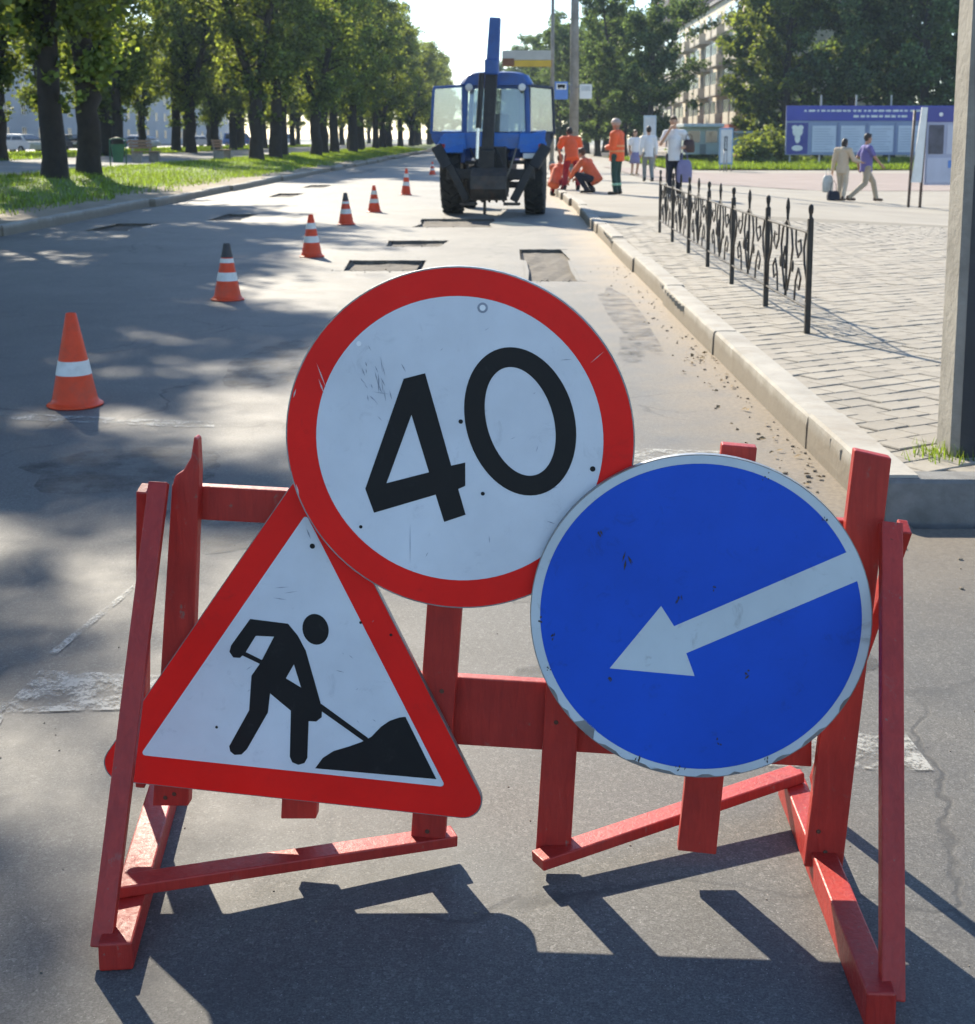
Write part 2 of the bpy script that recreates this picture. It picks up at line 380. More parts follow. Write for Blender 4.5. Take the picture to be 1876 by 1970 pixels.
# ================================================================== GROUND
def sheet(name, x0, x1, y0, y1, z, mat, nx=1, ny=1, fn=None):
    b = MB()
    for j in range(ny+1):
        for i in range(nx+1):
            x = x0 + (x1-x0)*i/nx; y = y0 + (y1-y0)*j/ny
            b.v.append((x, y, z if fn is None else fn(x, y)))
    for j in range(ny):
        for i in range(nx):
            k = j*(nx+1)+i; b.f.append((k, k+1, k+nx+2, k+nx+1))
    return structure(b.build(name, mat, smooth=fn is not None))
KL, KR, YC = -7.78, 1.50, 5.26          # kerb lines and the corner where the footway starts
def sm(a, b, t): t = max(0, min(1, (t-a)/(b-a))); return t*t*(3-2*t)
def pave_z(x, y):                        # the square falls gently away to the right
    return .165 - .35 * max(0, min(1, (x-4.6)/5.6)) * sm(13, 28, y)
def verge_z(x):
    return .15 + .36 * sm(-8.0, -13.5, x)
sheet('ground', -1500, 1500, -300, 3000, -.62, M_BASE)

# carriageway with milled-out rectangles waiting for repair: real recesses
rng = random.Random(5)
def px_rect(x0, x1, y0, y1):
    a = G(x0, y1); c = G(x1, y0); b_ = G(x1, y1)
    return (a.x, b_.x, a.y, c.y)
HOLES = [px_rect(1012, 1118, 480, 541), px_rect(655, 800, 501, 521), px_rect(742, 850, 463, 474), px_rect(800, 945, 421, 437),
         px_rect(398, 458, 412, 424), px_rect(160, 240, 430, 444), px_rect(512, 562, 372, 379), px_rect(578, 622, 356, 361)]
def build_road():
    xs = sorted(set([KL-.05, -5, -2.5, 0, KR+.12] + [v for h in HOLES for v in h[:2]]))
    ys = sorted(set([-12, -2, 2, 4, YC-.1, 8, 12, 17, 23, 30, 45, 80, 140, 320] + [v for h in HOLES for v in h[2:]]))
    def hole(x, y):
        for i, h in enumerate(HOLES):
            if h[0] < x < h[1] and h[2] < y < h[3]: return i
        return -1
    b = MB(); fl = MB()
    idx = {}
    def vt(i, j):
        if (i, j) not in idx:
            edge = any((abs(xs[i]-h[0]) < 1e-6 or abs(xs[i]-h[1]) < 1e-6) and h[2]-1e-6 <= ys[j] <= h[3]+1e-6 for h in HOLES)
            b.v.append((xs[i] + (rng.uniform(-.06,.06) if edge else 0), ys[j], 0)); idx[(i, j)] = len(b.v)-1
        return idx[(i, j)]
    for i in range(len(xs)-1):
        for j in range(len(ys)-1):
            if hole((xs[i]+xs[i+1])/2, (ys[j]+ys[j+1])/2) < 0: b.f.append((vt(i,j), vt(i+1,j), vt(i+1,j+1), vt(i,j+1)))
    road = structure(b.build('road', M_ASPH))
    milled = paint('milled_asphalt', (.115,.102,.086), .95, .45, 9, .6, 0, (.21,.18,.14), .6)
    for h in HOLES:
        p = MB(); x0, x1, y0, y1 = h; d = .045
        nx = 6; ny = 8; pts = {}
        for i in range(nx+1):
            for j in range(ny+1):
                e = i in (0, nx) or j in (0, ny)
                p.v.append((x0-.07+(x1-x0+.14)*i/nx, y0-.05+(y1-y0+.1)*j/ny, -d + (.0 if e else rng.uniform(-.014,.014)))); pts[i, j] = len(p.v)-1
        for i in range(nx):
            for j in range(ny): p.f.append((pts[i,j], pts[i+1,j], pts[i+1,j+1], pts[i,j+1]))
        # ragged broken walls
        def wall(a, c):
            n = 9; base = len(p.v)
            for k in range(n+1):
                t = k/n; q = Vector(a).lerp(Vector(c), t)
                p.v.append((q.x + rng.uniform(-.012,.012), q.y + rng.uniform(-.012,.012), -d-.02)); p.v.append((q.x, q.y, .002 + rng.uniform(-.002,.002)))
            for k in range(n): p.f.append((base+2*k, base+2*k+2, base+2*k+3, base+2*k+1))
        wall((x0-.06,y1,0), (x1+.06,y1,0)); wall((x0,y0,0), (x0,y1,0)); wall((x1,y1,0), (x1,y0,0)); wall((x1+.06,y0,0), (x0-.06,y0,0))
        p.build('milled_patch', milled, road)
    # loose crumbs of broken asphalt round the cut-outs, and fallen leaves in the gutter
    c = MB(); r2 = random.Random(11)
    def crumb(x, y, s):
        c.ball((x, y, s*.35), (s*r2.uniform(.6,1.2), s*r2.uniform(.6,1.2), s*.5), 5, 3)
    for h in HOLES[:4]:
        for _ in range(16):
            t = r2.random(); sgn = r2.choice((0, 1))
            crumb(h[0] + (h[1]-h[0])*t + r2.gauss(0,.08), h[2+sgn] + r2.gauss(0,.15), r2.uniform(.006,.018))
    for _ in range(30): crumb(r2.uniform(1.5,2.2), r2.uniform(4.4, 5.1), r2.uniform(.004,.010))
    for _ in range(110): crumb(KR - abs(r2.gauss(0,.16)) - .02, r2.uniform(5.3, 16), r2.uniform(.004,.014))
    for _ in range(120): crumb(r2.uniform(-1.3,1.3), r2.uniform(1.9,5.5), r2.uniform(.0015,.004))
    tag(c.build('asphalt_crumbs', paint('crumbs', (.20,.17,.13), .95, .3, 30, .3)), 'loose grit and broken asphalt crumbs lying on the road', 'grit', kind='stuff')
    lf = MB()
    for _ in range(64):
        x = KR - abs(r2.gauss(0,.13)) - .03; y = r2.choice((r2.uniform(5.4, 9.5), r2.gauss(6.5,.4), r2.gauss(9.3,.5))); a = r2.uniform(0, 6.28); s = r2.uniform(.008,.022)
        u = Vector((math.cos(a), math.sin(a), r2.uniform(-.2,.4)))*s; w = Vector((-math.sin(a), math.cos(a), r2.uniform(-.2,.4)))*s*.6; q = Vector((x, y, .012))
        lf.add([q-u, q+w+Vector((0,0,.006)), q+u, q-w], [(0,1,2,3)])
    tag(lf.build('fallen_leaves', paint('dry_leaves', (.24,.17,.085), .9, .5, 30, .1)), 'dry fallen leaves gathered in the right gutter', 'leaves', kind='stuff')
    return road
ROAD = build_road()
# side road in front of the corner, to the right of the camera
sheet('side_road', KR+.12, 30, -12, YC-.1, 0.0, M_ASPH, 4, 4)
# worn markings, each a thin sheet above the asphalt
def marking(px, z=.004):
    b = MB(); b.v = [tuple(G(x, y, z)) for x, y in px]; b.f = [tuple(range(len(px)))]
    return b.build('road_marking', M_ROADPAINT, ROAD)
marking([(-40,1372), (22,1346), (78,1288), (330,1300), (330,1362)])
marking([(1380,1402), (1742,1410), (1798,1482), (1385,1470)])
marking([(0,793), (412,812), (412,824), (0,806)])
marking([(1100,858), (1400,868), (1395,893), (1100,884)])
marking([(-60,1478), (8,1350), (20,1350), (-40,1480)]); marking([(92,1256), (255,1126), (262,1130), (104,1262)])

def stain(px, seed, mat):
    r = random.Random(seed); c = G(*px[0], .004); pts = []
    rx, ry = px[1]
    for i in range(28):
        a = 2*math.pi*i/28; k = 1 + .35*mnoise.noise((math.cos(a)*1.5, math.sin(a)*1.5, seed)) ; pts.append((c.x + rx*k*math.cos(a), c.y + ry*k*math.sin(a), .0035))
    m = MB(); m.v = pts; m.f = [tuple(range(28))]; return m.build('tar_patch', mat, ROAD)
def stain_mat():
    m, nt, b = newmat('tar_stain'); P = coords(nt, 'World'); b.inputs['Base Color'].default_value = (.030,.030,.032,1); b.inputs['Roughness'].default_value = .6
    nt.links.new(ramp(nt, noise_tex(nt, P, 5, 8, .7), [(.42, 0), (.70, .6)]), b.inputs['Alpha']); return m
M_STAIN = stain_mat()
for px, sd_ in ((((1216,664), (.085,.55)), 1), (((1212,684), (.085,.30)), 2), (((1200,600), (.16,2.0)), 3), (((420,1010), (.35,.35)), 5), (((250,900), (.5,.4)), 6), (((1480,1250), (.3,.25)), 7), (((1100,1330), (.22,.2)), 8), (((560,700), (.45,1.0)), 9), (((700,330), (.5,4)), 10)): stain(px, sd_, M_STAIN)

# verge, boulevard and the other carriageway on the left
sheet('verge_soil', -13.8, KL-.12, -20, 320, 0, M_SOIL, 26, 40, lambda x, y: verge_z(x) - .006)
sheet('verge_grass_ground', -13.4, -8.95, -20, 320, 0, M_TURF, 16, 60, lambda x, y: verge_z(x) + .012 + .03*mnoise.noise((x*1.3, y*.7, 0)) - .05*max(0, 1-(x+13.4)/.3) - .05*max(0, 1-(-8.95-x)/(.45+.35*mnoise.noise((0, y*.35, 4)))))
sheet('park_path', -22.5, -13.3, -20, 330, verge_z(-14)-.01, M_PATH)
sheet('boulevard_grass_ground', -33, -22.3, -20, 330, verge_z(-14)+.01, M_TURF)
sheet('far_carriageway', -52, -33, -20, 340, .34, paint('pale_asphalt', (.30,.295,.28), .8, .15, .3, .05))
sheet('far_pavement', -75, -52, -20, 340, .46, M_PATH)

# footway and square on the right
PAVE = sheet('pavement', KR+.14, 60, YC+.14, 330, 0, M_PAVE, 46, 90, lambda x, y: pave_z(x, y) - (.028 if (y < 24 and x < 9) else 0))
sheet('reddish_paving_strip', 4.9, 60, 44, 66, 0, M_PINK, 30, 10, lambda x, y: pave_z(x, y) + .010)
sheet('square_grass_ground', 8.6, 60, 72, 118, 0, M_TURF, 30, 20, lambda x, y: pave_z(x, y) + .05 + .05*mnoise.noise((x*.4, y*.3, 1)))

# paving slabs: the nearest as pieces, the rest joined
sheet('paving_bed', KR+.15, 9, YC+.15, 24, 0, M_GAP, 30, 40, lambda x, y: pave_z(x, y) - .014)
def slabs():
    S = .21; S2 = .165; g = .008; r = random.Random(3)
    me = MB().box(-S/2+g/2, S/2-g/2, -S2/2+g/2, S2/2-g/2, -.05, 0)
    src = me.build('paving_slab', M_SLAB, PAVE, bevel=0)
    bm = bmesh.new(); bm.from_mesh(src.data); top = [e for e in bm.edges if all(v.co.z > -.001 for v in e.verts)]
    bmesh.ops.bevel(bm, geom=top, offset=.005, segments=1, affect='EDGES'); bm.to_mesh(src.data); bm.free()
    cells = []
    ca, sa = math.cos(rad(31)), math.sin(rad(31))
    for j in range(-70, 190):
        for i in range(-30, 130):
            u = S*(i + (.5 if j % 2 else 0)); v = S2*j + .012*math.sin(i*.7 + j*.3)
            x2 = KR + .3 + u*ca - v*sa; y2 = YC + .3 + u*sa + v*ca
            if KR+.09 < x2 < .36*y2 + .35 and YC+.11 < y2 < 22.5 and x2 < 8.6: cells.append((x2, y2))
    cells.sort(key=lambda c: c[1] + .25*c[0])
    big = MB(); first = True
    for n, (x, y) in enumerate(cells):
        z = pave_z(x, y) + -.005 + r.uniform(-.0035,.003); rx, ry, rz = r.gauss(0,.007), r.gauss(0,.007), rad(31) + r.gauss(0,.010)
        if n < 290:
            o = src if first else src.copy()
            if not first: COL.objects.link(o)
            first = False; o.location = (x, y, z); o.rotation_euler = (rx, ry, rz)
        else:
            M = Matrix.Translation((x, y, z)) @ Matrix.Rotation(rz, 4, 'Z') @ Matrix.Rotation(rx, 4, 'X') @ Matrix.Rotation(ry, 4, 'Y')
            h = S/2 - g/2; h2 = S2/2 - g/2; bv = .005
            p = [(-h,-h2,-.04),(h,-h2,-.04),(h,h2,-.04),(-h,h2,-.04),(-h,-h2,-bv),(h,-h2,-bv),(h,h2,-bv),(-h,h2,-bv),(-h+bv,-h2+bv,0),(h-bv,-h2+bv,0),(h-bv,h2-bv,0),(-h+bv,h2-bv,0)]
            big.add([M @ Vector(q) for q in p], [(8,9,10,11)] + [(a, (a+1) % 4, (a+1) % 4+4, a+4) for a in range(4)] + [(a+4, (a+1) % 4+4, (a+1) % 4+8, a+8) for a in range(4)])
    o = big.build('paving_slabs', M_SLAB, PAVE); o['kind'] = 'stuff'
slabs()

# kerbs: every stone a piece
def kerb(name, run, width, side):
    root = bpy.data.objects.new(name, None); COL.objects.link(root); structure(root)
    r = random.Random(hash(name) % 97 if False else len(name))
    for a, b_ in run:
        a = Vector(a); b_ = Vector(b_); d = (b_-a); L = d.length; d = d/L; n = Vector((d.y, -d.x, 0))*side
        m = MB(); k = max(2, int(L/.45)); rows = []
        # cross-section: road face slightly battered, rounded worn top edge
        prof = [(.0,-.12), (.0,.03), (.004,.12), (.007,.156), (.018,.170), (.09,.172), (width,.171), (width,-.12)]
        for i in range(k+1):
            s = L*i/k
            if i == 0: s += .010
            if i == k: s -= .010
            base = len(m.v); rows.append(base)
            for t, z in prof:
                e = r.uniform(-.0025,.0025) if .11 < z < .1705 and t < .05 else 0
                q = a + d*s + n*(t+e); m.v.append((q.x, q.y, z + (e*.8 if z > .1 else 0)))
        P = len(prof)
        for i in range(k):
            for j in range(P-1): m.f.append((rows[i]+j, rows[i]+j+1, rows[i+1]+j+1, rows[i+1]+j))
        m.f.append(tuple(rows[0]+j for j in range(P))); m.f.append(tuple(rows[-1]+j for j in reversed(range(P))))
        o = m.build('kerb_stone', M_KERB, root); o.location.z = r.uniform(-.002,.006); o.location.x = r.uniform(-.010,.010)
        o.rotation_euler = (r.gauss(0,.0006), 0, r.gauss(0,.0012))
    return root
yy = [YC+.03, 6.53, 9.45, 12.4, 15.4, 18.6]
while yy[-1] < 300: yy.append(yy[-1] + (3.0 if yy[-1] < 90 else 12.0))
kerb('right_kerb', [((KR, yy[i], 0), (KR, yy[i+1] - (.30 if i in (4, 5) else 0), 0)) for i in range(len(yy)-1)], .17, 1)   # two stones are broken short
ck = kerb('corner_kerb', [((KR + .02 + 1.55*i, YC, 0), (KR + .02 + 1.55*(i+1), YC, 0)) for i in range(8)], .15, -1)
for o in ck.children: o.data.materials[0] = paint('shaded_kerb_grey', (.17,.17,.165), .8, .25, 14, .3, 0, (.10,.10,.09), .5)  # darker corner stones: the shade on their front face is put into the colour
yl = [-12.0]
while yl[-1] < 300: yl.append(yl[-1] + (3.0 if yl[-1] < 100 else 12.0))
kerb('left_kerb', [((KL, yl[i+1], 0), (KL, yl[i], 0)) for i in range(len(yl)-1)], .17, 1)

# grass blades
def grass(name, label, area, n, h0, h1, zf, seed, dens=None, w=.012):
    r = random.Random(seed); vs = []; fs = []
    x0, x1, y0, y1 = area; k = 0
    while k < n:
        x = r.uniform(x0, x1); y = y0 + (y1-y0)*(r.random()**1.7)
        if dens and r.random() > dens(x, y): k += 1; continue
        a = r.uniform(0, 6.283); h = r.uniform(h0, h1)*(1 + .35*mnoise.noise((x*.6, y*.25, seed))); lean = r.uniform(.1,.6)*h
        ww = w*(1 + max(0, y-25)*.02)
        b = len(vs); z = zf(x, y); c, s = math.cos(a), math.sin(a); l = r.uniform(0, 6.283)
        vs += [(x-c*ww, y-s*ww, z-.01), (x+c*ww, y+s*ww, z-.01), (x+math.cos(l)*lean, y+math.sin(l)*lean, z+h)]; fs.append((b, b+1, b+2)); k += 1
    me = bpy.data.meshes.new(name); me.from_pydata(vs, [], fs); me.update()
    return tag(link(name, me, M_GRASS), label, 'grass', kind='stuff')
def vd(x, y):
    e = -8.55 + .5*mnoise.noise((0, y*.30, 3)) + .25*mnoise.noise((0, y*1.1, 8))
    return 0 if x > e else min(1, (e-x)/.7)*(.55 + .9*max(0, .5+mnoise.noise((x*.5, y*.16, 2))))
grass('verge_grass', 'short green grass on the verge along the left kerb', (-13.4, -8.2, 14, 160), 70000, .05, .14, lambda x, y: verge_z(x), 1, vd)
grass('boulevard_grass', 'bright grass strip beyond the park path', (-33, -22.4, 30, 180), 26000, .08, .2, lambda x, y: verge_z(-14), 2, None, .02)
grass('square_grass', 'sunlit grass below the blue notice board', (8.6, 42, 72, 112), 34000, .10, .30, lambda x, y: pave_z(x, y)+.04, 4, None, .02)
def tuft(x, y):
    t = Vector((1.91, 5.74, 0)); return math.exp(-((Vector((x, y, 0))-t).length/.10)**2)
grass('pole_grass', 'small tuft of weeds at the foot of the concrete pole', (1.7, 2.1, 5.5, 6.0), 1500, .02, .065, lambda x, y: .155, 6, tuft, .004)

# ================================================================== BARRIER AND ITS THREE SIGNS
BP = Plane(0, 2.655, -.08)
bar = thing('wooden_barrier', 'red painted wooden trestle barrier carrying the three road signs', 'barrier', (0, 2.63, 0), world=True)
TH = .030
def board(px, off=0.0, th=TH, name='board', pl=BP):
    pts = [pl.hit(x, y, off) for x, y in px]
    return MB().prism(pts, -pl.n*th).build(name, M_WOOD, bar, bevel=.003)
board([(293,1551),(362,1551),(383,908),(380,845),(373,840),(367,880),(352,906),(337,915),(330,938)], name='post')
board([(540,1576),(608,1576),(640,925),(573,925)], name='upright')
board([(790,1614),(856,1614),(906,925),(838,925)], name='upright')
board([(1030,1646),(1097,1652),(1140,950),(1074,950)], name='upright')
board([(1304,1637),(1378,1645),(1457,861),(1389,855)], name='upright')
board([(1547,1668),(1621,1674),(1716,882),(1645,866)], name='post')
board([(330,932),(330,997),(1690,1072),(1690,1005)], -.031, .026, 'top_rail')
board([(318,1269),(318,1398),(1562,1476),(1562,1344)], -.032, .026, 'lower_rail')
zb = .055                                    # foot rails
LF, LB = G(221, 1815, zb), G(312, 1512, zb); LB = LB + (LB-LF).normalized()*.10
RF, RB = G(1697, 1911, .068), G(1520, 1478, .068)
MB().beam(LF - Vector((0,0,zb/2)), LB - Vector((0,0,zb/2)), .062, zb, (1,0,0)).build('foot_rail', M_WOOD, bar, bevel=.004)
MB().beam(RF - Vector((0,0,.034)), RB - Vector((0,0,.034)), .052, .068, (1,0,0)).build('foot_rail', M_WOOD, bar, bevel=.004)
a, b_ = G(205, 1697, .082), G(874, 1597, .060)
MB().beam(a - Vector((0,0,.013)), b_ - Vector((0,0,.013)), .05, .024, (0,1,0)).build('floor_strip', M_WOOD, bar, bevel=.003)
a, b_ = G(1034, 1645, .056), G(1535, 1478, .094)
MB().beam(a - Vector((0,0,.013)), b_ - Vector((0,0,.013)), .05, .024, (0,1,0)).build('floor_strip', M_WOOD, bar, bevel=.003)
a = BP.hit(306, 928, .02); b_ = V(196, 1822, LF.y + .03)
MB().beam(a, b_, .022, .040, (0,1,0)).build('front_brace', M_WOOD, bar, bevel=.003)
a = BP.hit(1714, 1006, .02); b_ = V(1716, 1925, RF.y + .03)
MB().beam(a, b_, .024, .042, (0,1,0)).build('front_brace', M_WOOD, bar, bevel=.003)
a = BP.hit(277, 938, -.06); b_ = LB + Vector((-.045, -.06, -.01))
MB().beam(a, b_, .045, .022, (0,1,0)).build('back_brace', M_WOOD, bar, bevel=.003)
a = BP.hit(1741, 1012, -.06); b_ = RB + Vector((.045, -.06, -.01))
MB().beam(a, b_, .045, .022, (0,1,0)).build('back_brace', M_WOOD, bar, bevel=.003)
# bolts through the tops of the braces
for q, off in (((300,962), .035), ((1712,1040), .038)):
    p = BP.hit(*q, off); MB().lathe([(.011,0),(.011,.006),(.006,.010)], 8, Matrix.Translation(p) @ Vector((0,0,1)).rotation_difference(BP.n).to_matrix().to_4x4()).build('bolt', paint('rusty_steel', (.12,.06,.04), .7, .3, 30, .2, .5), bar)
for q in ((1588,1640),(1575,1600),(318,1535),(335,1528),(822,1600),(1062,1640),(850,1330),(1070,1390),(862,1400)):
    p = BP.hit(*q, .001); MB().lathe([(.005,0),(.004,.0015)], 8, Matrix.Translation(p) @ Vector((0,0,1)).rotation_difference(BP.n).to_matrix().to_4x4()).build('nail', paint('rusty_steel', (.12,.06,.04)), bar)

def loop_scale(c, R1, R2, n=72, rot=0.0, pl=None):
    e2 = Vector((0,0,1)); out = []
    for i in range(n):
        t = 2*math.pi*i/n; u = R1*math.cos(t); v = R2*math.sin(t)
        out.append(c + pl.e*(u*math.cos(rot) - v*math.sin(rot)) + e2*(u*math.sin(rot) + v*math.cos(rot)))
    return out
def crop(u, v, x0, y0, k): return ((x0 + u/k)*1876/1920, (y0 + v/k)*1876/1920)
def sign_dents(c, pl, R): pass
def print_on(name, loops_px, mat, root, pl, off): return triangulated(name, [[pl.hit(x, y, off) for x, y in lp] for lp in loops_px], mat, root)
def panel(root, loop, pl, rim=.014, th=.0035):
    """tin blank with a turned-back flange"""
    c = sum(loop, Vector())/len(loop); n = len(loop); m = MB()
    inner = [p + (c-p).normalized()*.010 for p in loop]
    vs = [p for p in loop] + [p - pl.n*rim for p in loop] + [p - pl.n*rim for p in inner] + [p - pl.n*th for p in inner]
    fs = [tuple(range(n)), tuple(reversed(range(3*n, 4*n)))]
    for r_ in range(3): fs += [(r_*n+i, r_*n+(i+1) % n, (r_+1)*n+(i+1) % n, (r_+1)*n+i) for i in range(n)]
    m.add(vs, fs); return m.build('panel', M_TIN, root, smooth='auto')
def hole_mark(root, pl, px, r, off, mat, name='bolt_hole'):
    c = pl.hit(*px, off); triangulated(name, [loop_scale(c, r, r, 14, 0, pl)], mat, root)
M_HOLE = paint('hole_black', (.01,.01,.01), .8, .1, 5, 0); M_SPOT = paint('bright_rivet', (.85,.86,.88), .4, .05, 5, 0)
M_SCUFF = paint('scuff', (.30,.33,.40), .7, .3, 30, 0); M_CHIP = paint('film_chip', (.05,.045,.045), .8, .3, 30, 0); M_SCRW = paint('pale_scratch', (.60,.45,.44), .6, .2, 30, 0)
def scratches(root, pl, off, lst, mat, name='scratch'):
    m = MB()
    for x0, y0, x1, y1, w in lst:
        d = Vector((x1-x0, y1-y0)); d.normalize(); nx, ny = -d.y*w/2, d.x*w/2
        m.v += [tuple(pl.hit(*q, off)) for q in ((x0, y0), ((x0+x1)/2+nx, (y0+y1)/2+ny), (x1, y1), ((x0+x1)/2-nx, (y0+y1)/2-ny))]
        k = len(m.v); m.f.append((k-4, k-3, k-2, k-1))
    m.build(name, mat, root)['kind'] = 'stuff'

# --- speed limit
P40 = Plane(0, 2.607, -.07)
c40 = P40.hit(886, 841)
s40 = thing('speed_limit_sign', 'round white speed limit sign with red border reading 40', 'road sign', tuple(c40), world=True)
R40h = (P40.hit(1222, 841)-P40.hit(550, 841)).length/2; R40v = (P40.hit(886, 512)-P40.hit(886, 1170)).length/2
c40 = (P40.hit(1222, 841)+P40.hit(550, 841))/2; c40.z = (P40.hit(886, 512).z+P40.hit(886, 1170).z)/2
panel(s40, loop_scale(c40, R40h, R40v, 96, 0, P40), P40)
N = P40.n
lo = [p + N*.0006 for p in loop_scale(c40, R40h*.992, R40v*.992, 96, 0, P40)]; li = [p + N*.0006 for p in loop_scale(c40, R40h*.823, R40v*.832, 96, 0, P40)]
triangulated('border', [lo, li], M_SRED, s40)
triangulated('face', [[p + N*.0006 for p in loop_scale(c40, R40h*.822, R40v*.831, 96, 0, P40)]], M_SWHITE, s40)
def K5(u, v): return crop(u, v, 560, 500, 2.6056)
four = [(612,640),(722,612),(856,1086),(928,1070),(928,1190),(892,1206),(930,1338),(820,1375),(776,1235),(460,1328),(415,1205)]
fh = [(652,825),(742,1120),(524,1176)]
print_on('numeral', [[K5(*q) for q in four], [K5(*q) for q in fh]], M_SBLACK, s40, P40, .0013)
def zero(a, b, n=64):
    out = []; th = rad(-16)
    for i in range(n):
        t = 2*math.pi*i/n; e = .93; cu = math.copysign(abs(math.cos(t))**e, math.cos(t))*a; sv = math.copysign(abs(math.sin(t))**e, math.sin(t))*b
        out.append(K5(1210 + cu*math.cos(th) - sv*math.sin(th)*1.0, 859 + cu*math.sin(th)*-1.0 + sv*math.cos(th)))
    return out
def zero(a, b, n=64, ph=rad(-16)):
    out = []
    for i in range(n):
        t = 2*math.pi*i/n; u = a*math.cos(t); v = b*math.sin(t)
        out.append(K5(1210 + u*math.cos(ph) - v*math.sin(ph), 859 + u*math.sin(ph) + v*math.cos(ph)))
    return out
print_on('numeral', [zero(278, 388), zero(171, 286)], M_SBLACK, s40, P40, .0013)
hole_mark(s40, P40, K5(1017,276), .0105, .0011, M_SCUFF, 'washer'); hole_mark(s40, P40, K5(1017,276), .006, .0017, M_SPOT, 'rivet'); hole_mark(s40, P40, K5(382,460), .005, .0017, M_SPOT, 'rivet')
for q, r_ in (((1582,1103), .0055), ((1018,1230), .004), ((905,860), .0045), ((392,1400), .0035)): hole_mark(s40, P40, K5(*q), r_, .0017, M_HOLE)
rs = random.Random(8); L = []
for _ in range(26):
    x, y = K5(rs.gauss(460,45), rs.gauss(640,75)); L.append((x, y, x + rs.gauss(4,5), y + rs.uniform(8,34), rs.uniform(1.0,2.4)))
for _ in range(16):
    x, y = K5(rs.uniform(250,1560), rs.uniform(350,1600)); L.append((x, y, x + rs.gauss(0,14), y + rs.gauss(0,7), rs.uniform(.8,1.6)))
L += [(*K5(645,1380), *K5(645,1590), 1.3), (*K5(1410,545), *K5(1480,540), 1.5), (*K5(1345,1370), *K5(1390,1385), 2.0)]
scratches(s40, P40, .0012, L, M_SCUFF)
scratches(s40, P40, .0012, [(*K5(165,560), *K5(215,690), 2.5), (*K5(175,640), *K5(205,720), 3), (*K5(550,820), *K5(605,905), 2.5), (*K5(60,690), *K5(45,740), 3), (*K5(60,1180), *K5(75,1240), 3), (*K5(1570,560), *K5(1640,500), 1.6)], M_SCRW)

# --- road works triangle
PT = Plane(0, 2.634, -.08)
tri_px = [(172,1497),(952,1581),(597,879)]
tri = [PT.hit(*q) for q in tri_px]; cT = sum(tri, Vector())/3
st = thing('road_works_sign', 'red bordered triangular road works sign with a digging figure', 'road sign', tuple(cT), world=True)
def rounded(pts, r, n=9):
    out = []
    for i, p in enumerate(pts):
        a = (pts[i-1]-p).normalized(); b_ = (pts[(i+1) % len(pts)]-p).normalized()
        half = a.angle(b_)/2; L_ = r/math.tan(half); c = p + (a+b_).normalized()*(r/math.sin(half))
        s0 = p + a*L_ - c; s1 = p + b_*L_ - c
        for k in range(n+1):
            t = k/n; q = s0.slerp(s1, t); out.append(c + q.normalized()*r)
    return out
outer = rounded(tri, .040)
panel(st, outer, PT)
def K6(u, v): return crop(u, v, 160, 840, 2.345)
NT = PT.n
inn = [PT.hit(*K6(*q)) for q in ((272,1516),(1684,1664),(1038,402))]
oc = [p + (cT-p).normalized()*.003 + NT*.0006 for p in outer]
triangulated('border', [oc, [p + NT*.0006 for p in rounded(inn, .006, 3)]], M_SRED, st)
triangulated('face', [[p + NT*.0006 for p in rounded([p + (cT-p).normalized()*.0006 for p in inn], .006, 3)]], M_SWHITE, st)
body = [(780,888),(955,910),(1000,965),(1037,1035),(1112,1300),(1110,1342),(1085,1362),(1050,1360),(1044,1530),(1030,1554),(1002,1562),(974,1550),(963,1525),(968,1312),(872,1232),(862,1320),(765,1490),(740,1514),(708,1516),(688,1500),(683,1476),(775,1310),(786,1150),(828,1090),(890,970),(806,966),(757,1045),(733,1068),(702,1066),(684,1040),(692,1010)]
print_on('digging_figure', [[K6(*q) for q in body], [K6(*q) for q in ((982,1098),(1015,1205),(945,1162))]], M_SBLACK, st, PT, .0013)
hd = [(1082 + 60*math.cos(t)*math.cos(.25) - 72*math.sin(t)*math.sin(-.25), 936 + 60*math.cos(t)*math.sin(-.25) + 72*math.sin(t)*math.cos(.25)) for t in [2*math.pi*i/28 for i in range(28)]]
print_on('digging_figure', [[K6(*q) for q in hd]], M_SBLACK, st, PT, .0013)
print_on('digging_figure', [[K6(*q) for q in ((750,1036),(835,1078),(826,1096),(742,1056))]], M_SBLACK, st, PT, .0014)
print_on('digging_figure', [[K6(*q) for q in ((1108,1280),(1325,1438),(1312,1458),(1098,1306))]], M_SBLACK, st, PT, .0014)
print_on('digging_figure', [[K6(*q) for q in ((1080,1578),(1115,1530),(1165,1498),(1240,1476),(1295,1456),(1340,1432),(1385,1385),(1425,1358),(1470,1343),(1497,1340),(1640,1628))]], M_SBLACK, st, PT, .0013)
hole_mark(st, PT, K6(1067,552), .0055, .0017, M_HOLE)
for q in ((1430,962),(625,1388),(1290,905)): hole_mark(st, PT, K6(*q), .003, .0017, M_HOLE)
L = [(*K6(890,745), *K6(960,740), 1.6), (*K6(885,790), *K6(950,800), 1.8), (*K6(930,770), *K6(1000,760), 1.2), (*K6(1040,470), *K6(1060,520), 3)]
for _ in range(14):
    x, y = K6(rs.uniform(700,1400), rs.uniform(800,1500)); L.append((x, y, x + rs.gauss(0,8), y + rs.gauss(0,5), rs.uniform(.8,1.5)))
scratches(st, PT, .0011, L, M_SCUFF)

